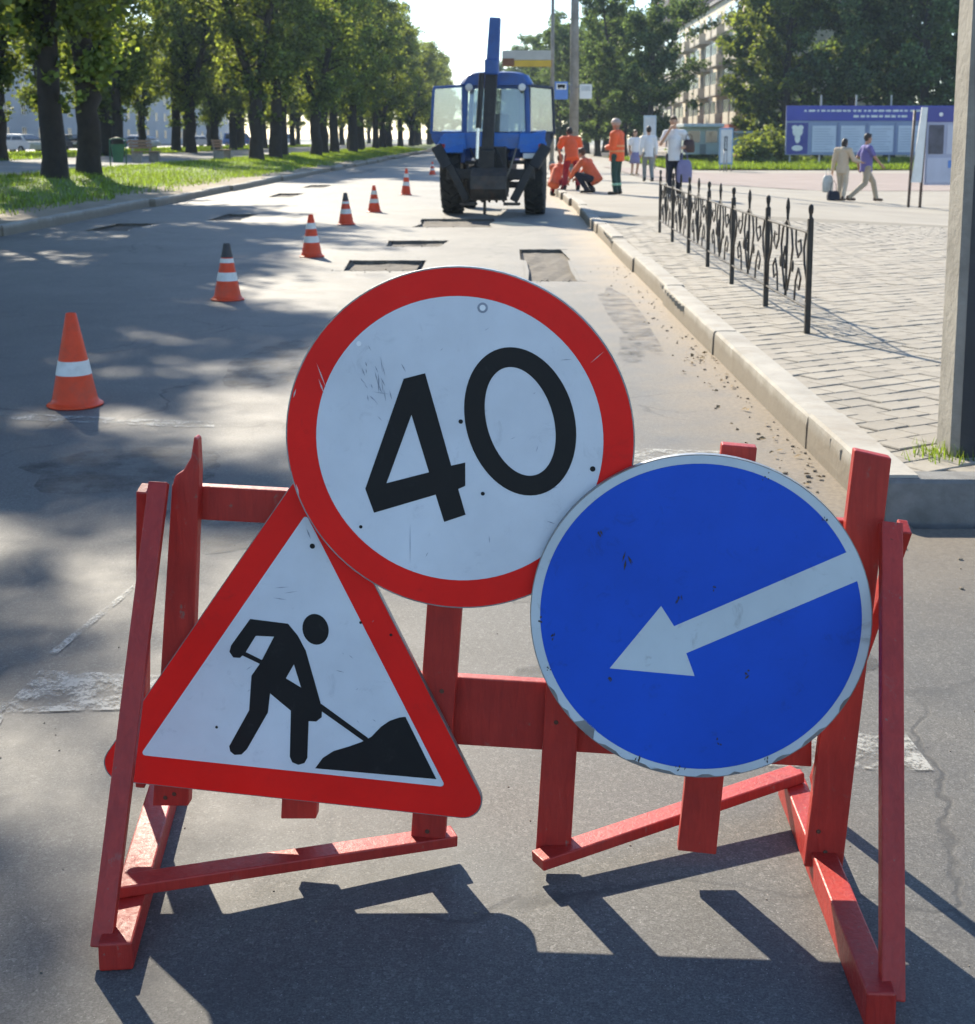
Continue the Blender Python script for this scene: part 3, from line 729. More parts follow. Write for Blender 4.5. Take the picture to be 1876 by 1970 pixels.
# --- blue keep-left arrow
PB = Plane(0, 2.588, -.08)
sb = None
cB = (PB.hit(1020, 1185)+PB.hit(1679, 1185))/2; cB.z = (PB.hit(1350, 875).z+PB.hit(1350, 1495).z)/2
sb = thing('keep_left_sign', 'round blue sign with a white arrow pointing down to the left', 'road sign', tuple(cB), world=True)
RBh = (PB.hit(1679, 1185)-PB.hit(1020, 1185)).length/2; RBv = (PB.hit(1350, 875)-PB.hit(1350, 1495)).length/2*1.003
panel(sb, loop_scale(cB, RBh, RBv, 96, 0, PB), PB)
NB = PB.n
# the pale rim film is chipped along its lower edge
ro = []
for i in range(160):
    t = 2*math.pi*i/160; k = .994
    if -2.75 < math.atan2(math.sin(t), math.cos(t)) < -.5 and mnoise.noise((math.cos(t)*9, math.sin(t)*9, 2)) > .12: k = .978
    if abs(math.atan2(math.sin(t), math.cos(t)) + 2.32) < .055: k = .935
    ro.append(cB + NB*.0006 + PB.e*(RBh*k*math.cos(t)) + Vector((0,0,1))*(RBv*k*math.sin(t)))
def K7(u, v): return crop(u, v, 960, 840, 1.9542)
bx, by = K7(828.5, 730); RI = .940
rim_in = [p + NB*.0006 for p in loop_scale(cB, RBh*RI, RBv*.945, 120, 0, PB)]
triangulated('rim', [ro, rim_in], M_SRIM, sb)
triangulated('face', [[p + NB*.0006 for p in loop_scale(cB, RBh*(RI-.001), RBv*.944, 120, 0, PB)]], M_SBLUE, sb)
arrow = [(470,930),(668,690),(718,768),(1383,483),(1412,535),(1428,592),(765,872),(797,960)]
print_on('arrow', [[K7(*q) for q in arrow]], M_SRIM, sb, PB, .0013)
L = []
for u, v, l in ((540,500,60),(430,405,30),(735,655,34),(870,618,14),(256,805,24),(465,970,22),(1000,950,26),(890,1215,20),(205,735,14),(240,930,12),(1075,190,14),(1300,350,16),(590,1275,30),(745,1312,22),(1080,1278,26)):
    for _ in range(4):
        x, y = K7(u + rs.gauss(0,8), v + rs.gauss(0,8)); L.append((x, y, x + rs.gauss(0,l*.12), y + rs.uniform(.15,.4)*l, rs.uniform(1.5,4.5)))
scratches(sb, PB, .0016, L, M_CHIP, 'paint_chip')

# ================================================================== CONES
def cone_proto():
    t = thing('traffic_cone', 'x', 'traffic cone')
    def prof(z0, z1, n=3, o=0.0): return [(.126 - (.126-.030)*((z-.045)/.485) + o, z) for z in [z0+(z1-z0)*i/n for i in range(n+1)]]
    base = MB().lathe([(.0,.0),(.150,.0),(.158,.006),(.157,.014),(.140,.022),(.131,.034),(.126,.048)], 28); base.build('base', M_CONE, t, smooth='auto')
    body_ = MB().lathe(prof(.045, .53) + [(.026,.535),(.020,.530),(.019,.515)], 28); bd = body_.build('cone_body', M_CONE, t, smooth='auto')
    MB().lathe(prof(.185, .265, 2, .0022), 28).build('reflective_band', M_CONEB, t, smooth='auto')
    return t
CONES = [((145,780), 1.0, 'orange traffic cone nearest the camera, with one white band', 'one'), ((438,577), 1.0, 'second traffic cone from the camera, with a dark tip', 'dark'),
         ((600,494), 1.02, 'third traffic cone from the camera, beside the barrier sign edge', 'two'), ((666,432), 1.04, 'fourth traffic cone from the camera, dark upper part', 'dark'),
         ((720,408), 1.03, 'fifth traffic cone from the camera, left of the tractor wheel', 'two'), ((832,336), 1.0, 'small faint traffic cone beyond the row, left of the tractor wheel', 'two'), ((781,375), 1.32, 'tall slim orange traffic cone farthest in the row, beside the tractor', 'two')]
def make_cones():
    for (px, s, lab, kind) in CONES:
        t = cone_proto(); p = G(*px); t.location = (p.x, p.y, .001); t.scale = (s, s, s) if s < 1.2 else (1.0, 1.0, s); t.rotation_euler = (rng.gauss(0,.014), rng.gauss(0,.014), rng.uniform(0,6))
        tag(t, lab, 'traffic cone', 'cones lined up along the lane')
        if kind == 'dark': MB().lathe([(.0585,.405),(.0525,.43),(.041,.485),(.034,.527),(.028,.538),(.018,.54)], 20).build('dark_tip', M_CONED, t, smooth='auto'); MB().lathe([(.0675,.355),(.0595,.395)], 24).build('reflective_band', M_CONEB, t, smooth='auto')
        if kind == 'two': MB().lathe([(.0680,.355),(.0525,.43)], 24).build('reflective_band', M_CONEB, t, smooth='auto')
make_cones()

# ================================================================== ORNAMENTAL FENCE
def fence():
    ys = [9.42, 10.92, 12.67, 14.34, 16.05, 17.82, 19.6]; xs = [2.147, 2.145, 2.165, 2.19, 2.22, 2.25, 2.29]
    t = thing('metal_fence', 'low black wrought iron fence with spear finials along the pavement', 'fence', (2.2, 9.59, .14), world=True)
    def spear(x, y, z, h, m):
        m.lathe([(.010,0),(.013,h*.25),(.016,h*.45),(.012,h*.8),(.005,h)], 8, Matrix.Translation((x, y, z)))
    P = []
    for x, y in zip(xs, ys):
        z0 = pave_z(x, y); m = MB().box(x-.019, x+.019, y-.019, y+.019, z0-.02, z0+.80); m.build('post', M_IRON, t, bevel=.004)
        s = MB(); s.lathe([(.020,0),(.012,.01),(.012,.03),(.017,.045),(.019,.07),(.016,.09),(.006,.10)], 10, Matrix.Translation((x, y, z0+.80))); s.build('finial', M_IRON, t, smooth='auto'); P.append(Vector((x, y, z0)))
    for k in range(len(P)-1):
        A, B = P[k], P[k+1]
        def at(u, z): q = A.lerp(B, u); return Vector((q.x, q.y, q.z + z))
        for z in (.70, .17): MB().tube([at(.0, z), at(1, z)], .010, 6).build('rail', M_IRON, t)
        c = MB(); c.tube([at(.5, .17), at(.5, .80)], .010, 6); q = at(.5, .78); spear(q.x, q.y, q.z, .13, c)
        c.build('spear', M_IRON, t)
        sc = MB()
        def curl(pts, r=.008): sc.tube([at(u, z) for u, z in pts], r, 5)
        for sgn in (-1, 1):
            def X(u): return .5 + sgn*u
            curl([(X(.03), .22), (X(.10), .40), (X(.135), .55), (X(.10), .68), (X(.0), .745)], .009)
            curl([(X(.20), .17), (X(.22), .32), (X(.275), .42), (X(.33), .36), (X(.30), .27), (X(.25), .30)])
            curl([(X(.20), .70), (X(.205), .58), (X(.26), .50), (X(.325), .55), (X(.305), .63), (X(.255), .61)])
            curl([(X(.485), .20), (X(.46), .36), (X(.40), .47), (X(.38), .58), (X(.42), .69), (X(.485), .735)], .009)
            if sgn > 0: curl([(X(.0), .46), (X(.05), .54), (X(.07), .46), (X(.04), .38), (X(.0), .46)])
        sc.build('scrollwork', M_IRON, t)
        for u, z in ((.36,.42),(.64,.42),(.5,.30)):
            MB().ball(at(u, z), (.010,.034,.050), 8, 5).build('leaf_ornament', M_IRON, t, smooth=True)
fence()

# ================================================================== CONCRETE POLE at the right edge
def near_pole():
    c = Vector((2.085, 5.80, .145)); t = thing('concrete_pole', 'thick tapered concrete pole with black lower part and paper notice', 'pole', tuple(c))
    def ring(z, s): w = .152*s; d = .12*s; k = .032*s; return [(-w+k,-d,z),(w-k,-d,z),(w,-d+k,z),(w,d-k,z),(w-k,d,z),(-w+k,d,z),(-w,d-k,z),(-w,-d+k,z)]
    def seg(name, z0, z1, mat, grow=0.0, n=6):
        m = MB(); rows = []
        for i in range(n+1):
            z = z0+(z1-z0)*i/n; rows.append(len(m.v)); m.v += ring(z, 1 - .022*z + grow)
        for i in range(n):
            for j in range(8): m.f.append((rows[i]+j, rows[i]+(j+1) % 8, rows[i+1]+(j+1) % 8, rows[i+1]+j))
        m.f.append(tuple(rows[0]+j for j in reversed(range(8)))); m.f.append(tuple(rows[-1]+j for j in range(8))); return m.build(name, mat, t)
    seg('shaft', -.1, 8.6, M_CONC)
    # black paint on the front face only, as in the street
    m = MB()
    for z0, z1 in ((.0, 1.262),):
        s0, s1 = 1-.022*z0, 1-.022*z1
        m.add([(-.122*s0,-.12*s0-.003,z0),(.152*s0-.03,-.12*s0-.003,z0),(.152*s1-.03,-.12*s1-.003,z1),(-.122*s1,-.12*s1-.003,z1)], [(0,1,2,3)])
        m.add([(.152*s0-.03,-.12*s0-.003,z0),(.155*s0,-.085*s0,z0),(.155*s1,-.085*s1,z1),(.152*s1-.03,-.12*s1-.003,z1)], [(0,1,2,3)])
    m.build('black_paint', M_DARKP, t)
    p = MB()
    p.add([(-.108,-.1195,1.275),(.04,-.1195,1.27),(.04,-.1180,1.46),(-.108,-.1180,1.465)], [(0,1,2,3)]); p.build('paper_notice', M_PAPER, t)
    p = MB(); p.add([(-.10,-.1195,1.47),(-.03,-.1195,1.465),(-.03,-.1180,1.54),(-.10,-.1180,1.55)], [(0,1,2,3)]); p.build('torn_paper', paint('old_paper', (.5,.48,.44), .8), t)
    p = MB()
    for i in range(4): p.box(-.09, -.02, -.1212, -.1204, 1.30+.035*i, 1.306+.035*i)
    p.build('printed_lines', paint('faded_ink', (.5,.52,.57), .8), t)
near_pole()

# ================================================================== TRACTOR WITH BACKHOE
M_TBLUE = paint('tractor_blue', (.016,.080,.30), .42, .18, 5, .05, 0, (.04,.05,.09), .45)
M_TLB = paint('tractor_light_blue', (.035,.16,.52), .40, .14, 5, .05, 0, (.12,.15,.2), .35)
M_TYRE = paint('tyre_rubber', (.018,.018,.018), .85, .3, 12, .3, 0, (.09,.08,.065), .5)
M_BLACKM = paint('greasy_black_steel', (.020,.020,.021), .55, .35, 9, .2, .2, (.075,.06,.045), .4)
M_CHROME = paint('cylinder_rod', (.62,.64,.66), .25, .1, 9, 0, .9)
M_RUST = paint('worn_bucket_steel', (.07,.06,.052), .6, .35, 9, .2, .5, (.13,.08,.05), .6)
def wheel(parent, x, y, r, w, rim_mat, lugs=22):
    o = bpy.data.objects.new('wheel', None); COL.objects.link(o); o.parent = parent; o.location = (x, y, r)
    M = Matrix.Rotation(rad(90), 4, 'Y')
    MB().lathe([(r*.60,-w*.40),(r*.72,-w*.50),(r*.90,-w*.50),(r*.965,-w*.40),(r*.975,0),(r*.965,w*.40),(r*.90,w*.50),(r*.72,w*.50),(r*.60,w*.40)], 40, M, close=True).build('tyre', M_TYRE, o, smooth='auto')
    lg = MB()
    for i in range(lugs):
        for s in (-1, 1):
            a = 2*math.pi*(i + (.5 if s > 0 else 0))/lugs
            R = Matrix.Rotation(a, 4, 'X') @ Matrix.Translation((s*w*.24, 0, r*.985)) @ Matrix.Rotation(s*rad(38), 4, 'Z')
            lg.box(-w*.27, w*.27, -.022, .022, -.03, .022, R)
    lg.build('tread_lugs', M_TYRE, o)
    MB().lathe([(0,-w*.10),(r*.2,-w*.12),(r*.25,-w*.02),(r*.52,-w*.05),(r*.60,-w*.38),(r*.62,-w*.38),(r*.62,w*.38),(r*.60,w*.38),(r*.52,w*.05),(r*.25,w*.08),(r*.2,w*.16),(0,w*.16)], 28, M).build('rim', rim_mat, o, smooth='auto')
    return o
def tractor():
    g = G(949, 413); t = thing('tractor', 'blue wheeled tractor with folded backhoe, cab doors standing open', 'tractor', (g.x + .02, g.y + .42, 0), rad(-4.0))
    for s in (-1, 1): wheel(t, s*.83, 0, .78, .40, M_WHITE); wheel(t, s*.72, 2.37, .49, .26, M_WHITE, 18)
    MB().box(-.30,.30,-.45,2.6,.62,1.05).build('chassis', M_BLACKM, t, bevel=.03)
    MB().beam((-.85,0,.78),(.85,0,.78),.2,.2,(0,0,1)).build('rear_axle', M_BLACKM, t, bevel=.03)
    MB().beam((-.75,2.37,.5),(.75,2.37,.5),.14,.14,(0,0,1)).build('front_axle', M_BLACKM, t, bevel=.02)
    h = MB(); h.prism([(-.36,.9,1.0),(.36,.9,1.0),(.36,.9,1.52),(.28,.9,1.62),(-.28,.9,1.62),(-.36,.9,1.52)], (0,1.9,-.06)); h.build('hood', M_TBLUE, t, bevel=.03)
    MB().tube([(.42,1.5,1.3),(.42,1.5,2.5)], .035, 10).build('exhaust_pipe', M_BLACKM, t)
    # fenders: curved over each rear wheel, bright rear faces
    for s in (-1, 1):
        m = MB(); pr = []
        for a in (150, 135, 120, 105, 90, 75, 60):
            pr.append((math.cos(rad(a))*.88, .80 + math.sin(rad(a))*.88))
        x0, x1 = (s*.56, s*1.04)
        n = len(pr)
        for x in (x0, x1):
            for y, z in pr: m.v.append((x, y, z))
            for y, z in pr: m.v.append((x, y*.955, .80+(z-.80)*.955))
        for i in range(n-1):
            m.f += [(i, i+1, 2*n+i+1, 2*n+i), (n+i+1, n+i, 3*n+i, 3*n+i+1), (i, n+i, n+i+1, i+1), (2*n+i, 2*n+i+1, 3*n+i+1, 3*n+i)]
        m.f += [(0, 2*n, 3*n, n), (n-1, 2*n-1, 4*n-1, 3*n-1)]
        m.build('fender', M_TLB, t, smooth='auto')
        q = MB().prism([(s*.50,-.66,1.30),(s*1.02,-.74,1.26),(s*1.08,-.72,1.40),(s*.96,-.62,1.60),(s*.55,-.58,1.62)], (0,.05,0)); q.build('fender_panel', M_TLB, t, bevel=.015)
        MB().box(s*.98-.06, s*.98+.06, -.75, -.70, 1.32, 1.40).build('tail_lamp', paint('lamp_red', (.45,.03,.02), .3), t, bevel=.01)
    # cab
    cab = bpy.data.objects.new('cab', None); COL.objects.link(cab); cab.parent = t; cab.location.x = .06
    def pane(pts, name='window'): m = MB(); m.prism(pts, (0,.012,0) if abs(pts[0][1]-pts[2][1]) < .25 else (.012,0,0)); return m.build(name, clear_glass(), cab)
    for s in (-1, 1):
        MB().beam((s*.66,-.42,1.02),(s*.60,-.30,2.60),.10,.10,(1,0,0)).build('pillar', M_TBLUE, cab, bevel=.025)
        MB().beam((s*.66,.95,1.02),(s*.58,.85,2.60),.09,.09,(1,0,0)).build('pillar', M_TBLUE, cab, bevel=.02)
        MB().box(s*.66-.03, s*.66+.03, -.40, .95, 1.02, 1.30).build('side_panel', M_TBLUE, cab, bevel=.02)
    MB().box(-.64,.64,-.44,-.38,1.30,1.62).build('rear_panel', M_TLB, cab, bevel=.02)
    MB().box(-.62,.62,.88,.94,1.1,1.66).build('front_panel', M_TBLUE, cab, bevel=.02)
    MB().box(-.62,.62,-.40,.95,1.00,1.06).build('floor', M_BLACKM, cab)
    rf = MB(); N = 14
    for k, (yy_, sc, dz) in enumerate(((-.50,.90,-.03),(-.42,1.0,.0),(.3,1.02,.02),(1.0,.98,.0),(1.08,.86,-.04))):
        for i in range(N+1):
            u = -1+2*i/N; rf.v.append((u*.70*sc, yy_, 2.58 + dz*.5 + .23*(1-abs(u)**5)**.5*(1+dz)))
        for i in range(N+1):
            u = 1-2*i/N; rf.v.append((u*.68*sc, yy_, 2.545))
    W = 2*(N+1)
    for k in range(4):
        for i in range(W): rf.f.append((k*W+i, k*W+(i+1) % W, (k+1)*W+(i+1) % W, (k+1)*W+i))
    rf.f += [tuple(range(W)), tuple(reversed(range(4*W, 5*W)))]
    rf.build('roof', M_TBLUE, cab, smooth='auto')
    MB().beam((-.60,-.32,2.52),(.60,-.32,2.52),.08,.10,(0,0,1)).build('window_header', M_TBLUE, cab, bevel=.02)
    pane([(-.58,-.405,1.64),(.58,-.405,1.64),(.55,-.325,2.50),(-.55,-.325,2.50)], 'rear_window')
    pane([(-.56,.93,1.66),(.56,.93,1.66),(.54,.87,2.50),(-.54,.87,2.50)], 'windscreen')
    MB().box(-.23,.23,.05,.45,1.20,1.45).build('seat', M_BLACKM, cab, bevel=.05); MB().box(-.23,.23,.0,.10,1.45,2.0).build('seat_back', M_BLACKM, cab, bevel=.05)
    MB().lathe([(.18,-.012),(.20,0),(.18,.012),(.16,0)], 20, Matrix.Translation((0,.62,1.72)) @ Matrix.Rotation(rad(-35), 4, 'X'), close=True).build('steering_wheel', M_BLACKM, cab)
    # open doors, hinged on the rear pillars and swung right out
    for s, lx, dy, fmat in ((-1, .64, -.12, M_TBLUE), (1, .50, .36, paint('dark_blue_door', (.010,.022,.05), .45, .2, 5))):
        dr = bpy.data.objects.new('door', None); COL.objects.link(dr); dr.parent = t; dr.location.x = .06
        a = Vector((s*.64,-.34,0)); u = Vector((s*lx, dy, 0)).normalized(); Lx = math.hypot(lx, dy)
        fm = MB(); D = lambda q, z: Vector((a.x+u.x*q*Lx, a.y+u.y*q*Lx, z - .02))
        for p0, p1 in ((D(.03,1.30),D(.03,2.58)),(D(1,1.62),D(.92,2.50)),(D(0,2.56),D(.94,2.52)),(D(.0,1.64),D(1,1.64))): fm.beam(p0, p1, .055, .045, (1,0,0) if abs(p0.x-p1.x) < .1 else (0,0,1))
        fm.build('door_frame', fmat, dr, bevel=.012)
        lp = MB(); lp.prism([D(.02,1.22),D(.8,1.30),D(1,1.55),D(1,1.63),D(.02,1.63)], Vector((-u.y,u.x,0))*.03); lp.build('door_panel', fmat, dr, bevel=.01)
        gp = MB(); gp.prism([D(.06,1.67),D(.96,1.67),D(.90,2.49),D(.06,2.53)], Vector((-u.y,u.x,0))*.01); gp.build('window', clear_glass('door_glass', (.66,.76,.80), .25), dr)
        MB().box(-.02,.02,-.02,.02,-.06,.06, Matrix.Translation(D(.9,1.58))).build('handle', M_BLACKM, dr)
    # backhoe: frame, folded boom, dipper standing up behind the cab, bucket, stabilisers
    bh = bpy.data.objects.new('backhoe', None); COL.objects.link(bh); bh.parent = t
    for s in (-1, 1): MB().lathe([(0,-.03),(.07,-.03),(.075,.03),(.06,.05),(0,.05)], 14, Matrix.Translation((s*.52+.06,-.52,2.50)) @ Matrix.Rotation(rad(90), 4, 'X')).build('work_lamp', paint('lamp_clear', (.6,.62,.62), .2), cab, smooth='auto', origin=(.06,0,0))
    MB().box(.62,.94,-.765,-.750,1.12,1.22).build('number_plate', M_WHITE, t, bevel=.004)
    MB().box(-.86,.86,-1.02,-.86,.72,.92).build('cross_frame', M_BLACKM, bh, bevel=.02)
    MB().prism([(-.34,-.82,.45),(.34,-.82,.45),(.30,-.82,1.35),(-.30,-.82,1.35)], (0,.30,0)).build('mount', M_BLACKM, bh, bevel=.03)
    sw = MB(); sw.prism([(-.26,-1.22,.42),(.08,-1.22,.42),(.10,-1.22,1.30),(-.24,-1.22,1.30)], (0,.22,0)); sw.build('swing_tower', M_BLACKM, bh, bevel=.03)
    MB().beam((-.06,-1.10,1.1),(.02,-.92,2.92),.23,.16,(1,0,0)).build('boom', M_BLACKM, bh, bevel=.02)
    MB().beam((.03,-.95,2.78),(.09,-.98,3.80),.25,.24,(1,0,0),.21).build('dipper', M_TBLUE, bh, bevel=.02)
    MB().box(-.11,.15,-1.10,-.80,2.72,3.02).build('knuckle', M_TBLUE, bh, bevel=.03)
    MB().tube([(-.24,-1.22,1.12),(-.22,-1.20,1.75)], .035, 10).build('cylinder_rod', M_CHROME, bh, smooth='auto')
    MB().tube([(-.22,-1.19,1.70),(-.16,-1.08,2.75)], .055, 10).build('cylinder', M_BLACKM, bh, smooth='auto')
    bk = MB(); pr = [(-1.30,.95),(-1.55,.80),(-1.62,.55),(-1.50,.36),(-1.22,.32)]
    for x in (-.34,.34):
        for y, z in pr: bk.v.append((x, y, z))
    n = len(pr)
    for i in range(n-1): bk.f.append((i, i+1, n+i+1, n+i))
    bk.f += [tuple(range(n)), tuple(reversed(range(n, 2*n)))]
    o = bk.build('bucket', M_RUST, bh); o.modifiers.new('solid', 'SOLIDIFY').thickness = .03
    tt = MB()
    for i in range(5): tt.prism([(-.32+.14*i,-1.24,.34),(-.26+.14*i,-1.24,.34),(-.28+.14*i,-1.10,.30),(-.30+.14*i,-1.10,.30)], (0,0,-.03))
    tt.build('bucket_teeth', M_RUST, bh)
    for s in (-1, 1):
        MB().beam((s*.80,-1.0,.98),(s*.45,-1.05,.30),.16,.14,(1,0,0)).build('stabiliser_leg', M_BLACKM, bh, bevel=.02)
        MB().beam((s*.84,-.98,.95),(s*1.08,-.86,1.36),.22,.12,(1,0,0)).build('stabiliser_arm', M_BLACKM, bh, bevel=.02)
        MB().box(s*.42-.16, s*.42+.16, -1.18, -.92, .22, .27).build('stabiliser_foot', M_RUST, bh, bevel=.01)
    for k, (x0, x1) in enumerate(((.50,.16),(.10,.36),(-.40,-.14))):
        MB().tube([(x0,-1.0,1.32),((x0+x1)/2+.08,-1.28,.95),(x1,-1.26,.40)], .016, 7).build('hose', M_BLACKM if k else paint('worn_hose', (.16,.145,.12), .7), bh, smooth='auto')
    MB().tube([(-.10,-1.14,.45),(-.10,-1.2,.05)], .03, 8).build('king_pin', M_RUST, bh)
tractor()

# ================================================================== PEOPLE
SKIN = paint('skin', (.46,.27,.18), .55, .08, 12, .02); SKIN2 = paint('tanned_skin', (.36,.20,.13), .55, .08, 12, .02)
HAIRD = paint('dark_hair', (.025,.018,.014), .6, .3, 40, .3); HAIRB = paint('brown_hair', (.08,.045,.025), .6, .3, 40, .3)
STAND = dict(pel=(0,0,.95), che=(0,.0,1.28), nec=(0,-.01,1.47), hea=(0,.02,1.63),
             shl=(-.185,0,1.42), ell=(-.25,-.01,1.13), wrl=(-.26,.06,.89), shr=(.185,0,1.42), elr=(.25,-.01,1.13), wrr=(.26,.06,.89),
             hil=(-.095,0,.92), knl=(-.105,.02,.50), anl=(-.11,-.02,.085), hir=(.095,0,.92), knr=(.105,.02,.50), anr=(.11,-.02,.085))
def remesh(o, v):
    m = o.modifiers.new('one_surface', 'REMESH'); m.mode = 'VOXEL'; m.voxel_size = v; m.use_smooth_shade = True
    s = o.modifiers.new('soften', 'SMOOTH'); s.factor = .5; s.iterations = 3
def person(label, loc, rz, h=1.75, pose=None, top=None, top_len=1.0, sleeve='short', legs=None, leg_kind='trousers', shoes=None, hair=None, skin=None, long_hair=False, helmet=None, vest_bands=None, ankle_bands=None, top_r=0.0, group=None):
    J = {k: Vector(v) for k, v in STAND.items()}
    for k, v in (pose or {}).items(): J[k] = Vector(v)
    t = thing('person', label, 'person', tuple(loc), rz, group); k = h/1.75; t.scale = (k, k, k)
    skin = skin or SKIN
    head_dir = (J['hea']-J['nec']).normalized()
    b = MB(); cap = b.capsule
    cap(J['pel'], J['che'], .120, .135); cap(J['che'], (J['shl']+J['shr'])/2, .13, .09); cap(J['shl'], J['shr'], .065, .065)
    cap(J['nec'] - head_dir*.05, J['hea'], .052, .052)
    b.ball(J['hea'] + head_dir*.045, (.076,.098,.118), 16, 12)
    b.ball(J['hea'] + Vector((0,.10,.025)), (.014,.022,.022), 8, 6)                           # nose
    for s in (-1, 1): b.ball(J['hea'] + Vector((s*.077,.0,.03)), (.012,.022,.032), 8, 6)      # ears
    b.ball(J['hea'] + Vector((0,.062,-.055)), (.040,.036,.030), 8, 6)                         # chin
    for s in 'lr':
        cap(J['sh'+s], J['el'+s], .052, .042); cap(J['el'+s], J['wr'+s], .042, .028)
        d = (J['wr'+s]-J['el'+s]).normalized(); sd_ = d.cross(Vector((0,1,0)) if abs(d.y) < .8 else Vector((0,0,1))).normalized(); up_ = d.cross(sd_)
        palm = J['wr'+s] + d*.075; cap(J['wr'+s], palm, .030, .036)
        for i, (off, ln) in enumerate(((-.028,.075),(-.010,.088),(.010,.082),(.028,.064))):
            p0 = palm + sd_*0 + up_*off; p1 = p0 + d*ln*.55 + sd_*.010; p2 = p1 + d*ln*.40 + sd_*.024; cap(p0, p1, .0105, .010, 6); cap(p1, p2, .010, .009, 6)
        th0 = J['wr'+s] + d*.03 + up_*-.03; cap(th0, th0 + d*.045 - up_*.03 + sd_*.01, .013, .011, 6)
        cap(J['hi'+s], J['kn'+s], .088, .060); cap(J['kn'+s], J['an'+s], .060, .040)
        cap(J['an'+s] + Vector((0,-.03,-.04)), J['an'+s] + Vector((0,.15,-.055)), .036, .030)
    remesh(b.build('body', skin, t), .011)
    if top:
        m = MB(); cap = m.capsule; g = .018 + top_r; low = J['pel'] + (J['pel']-J['che']).normalized()*(.05 + .07*top_len)
        m.tube([low, low.lerp(J['che'], .35), J['che'], J['che'].lerp((J['shl']+J['shr'])/2, .5)], [.150+g, .142+g, .140+g, .12+g], 16); cap(J['che'], (J['shl']+J['shr'])/2, .137+g, .092+g); cap(J['shl'], J['shr'], .070+g, .070+g)
        for s in 'lr':
            e = J['sh'+s].lerp(J['el'+s], .62 if sleeve == 'short' else 1.0); cap(J['sh'+s], e, .060+g, .056+g*.9)
            if sleeve == 'long': cap(e, J['el'+s].lerp(J['wr'+s], .92), .054+g*.8, .040+g*.6)
        o = m.build('jacket' if sleeve == 'long' else 'shirt', top, t); remesh(o, .016)
        if vest_bands:
            for zt in (.25, .62):
                c = J['pel'].lerp(J['che'], zt); dd = (J['che']-J['pel']).normalized(); Mx = Matrix.Translation(c) @ Vector((0,0,1)).rotation_difference(dd).to_matrix().to_4x4()
                MB().lathe([(.142+g+.006,-.025),(.142+g+.006,.025)], 24, Mx).build('reflective_band', vest_bands, t, smooth=True)
    if legs:
        m = MB(); cap = m.capsule
        if leg_kind == 'skirt':
            m.lathe([(.13,.10),(.16,.0),(.19,-.25),(.23,-.48),(.22,-.48)], 20, Matrix.Translation(J['pel']))
            o = m.build('skirt', legs, t, smooth=True)
        else:
            cap(J['pel'] + Vector((0,0,.03)), (J['hil']+J['hir'])/2, .132, .128)
            for s in 'lr':
                cap(J['hi'+s], J['kn'+s], .106, .078); cap(J['kn'+s], J['an'+s].lerp(J['kn'+s], .02), .076, .064)
            o = m.build('trousers', legs, t); remesh(o, .016)
        if ankle_bands:
            for s in 'lr':
                c = J['kn'+s].lerp(J['an'+s], .62); dd = (J['kn'+s]-J['an'+s]).normalized()
                MB().lathe([(.076,-.03),(.078,.03)], 18, Matrix.Translation(c) @ Vector((0,0,1)).rotation_difference(dd).to_matrix().to_4x4()).build('reflective_band', ankle_bands, t, smooth=True)
    for s in 'lr':
        m = MB(); a = J['an'+s]; m.capsule(a + Vector((0,-.04,-.035)), a + Vector((0,.16,-.05)), .046, .040); m.capsule(a + Vector((0,-.03,.02)), a + Vector((0,-.03,-.03)), .045, .045)
        o = m.build('shoe', shoes or HAIRD, t); remesh(o, .014)
    hc = J['hea'] + head_dir*.05
    if helmet:
        m = MB().ball(hc + head_dir*.03, (.100,.125,.105), 18, 10); m.lathe([(.10,0),(.135,-.006),(.135,.004),(.10,.012)], 20, Matrix.Translation(hc + head_dir*.035), close=True); m.build('helmet', helmet, t, smooth='auto')
    elif hair:
        m = MB().ball(hc + Vector((0,-.022,.020)), (.088,.102,.118), 16, 10); m.ball(hc + Vector((0,.03,.075)), (.070,.070,.050), 12, 8)
        if long_hair: m.capsule(hc + Vector((0,-.06,0)), hc + Vector((0,-.075,-.16)), .085, .06)
        o = m.build('hair', hair, t); remesh(o, .014)
    m = MB()
    for s in (-1, 1): m.ball(J['hea'] + Vector((s*.030,.088,.052)), (.012,.008,.008), 8, 6)
    m.build('eyes', HAIRD, t); MB().ball(J['hea'] + Vector((0,.092,-.022)), (.024,.008,.006), 8, 6).build('mouth', paint('lips', (.34,.13,.11), .5), t)
    return t
ORANGE = paint('hi_vis_orange', (.82,.115,.028), .7, .10, 6, .2); ORANGE2 = paint('worn_orange', (.66,.13,.05), .75, .2, 6, .2, 0, (.3,.1,.06), .4)
BAND = paint('reflective_tape', (.70,.70,.66), .4, .05, 8, 0); DGREEN = paint('dark_green_cloth', (.02,.055,.045), .85, .2, 8, .2); GBAND = paint('green_tape', (.28,.50,.34), .5, .1, 8, 0)
DNAVY = paint('navy_cloth', (.015,.018,.032), .85, .2, 8, .2); MAROON = paint('maroon_cloth', (.30,.02,.03), .85, .2, 8, .2)
WCLOTH = paint('white_cloth', (.70,.70,.70), .85, .06, 5, .15); GREYT = paint('grey_trousers', (.22,.23,.22), .85, .12, 8, .15); LAV = paint('lavender_cloth', (.20,.19,.34), .85, .12, 8, .15)
BEIGE = paint('beige_cloth', (.52,.42,.30), .85, .1, 8, .15); BEIGE2 = paint('sand_trousers', (.50,.43,.33), .85, .1, 8, .15); PURP = paint('purple_shirt', (.13,.12,.33), .85, .12, 8, .15); KHAKI = paint('khaki_trousers', (.34,.30,.23), .85, .12, 8, .15)
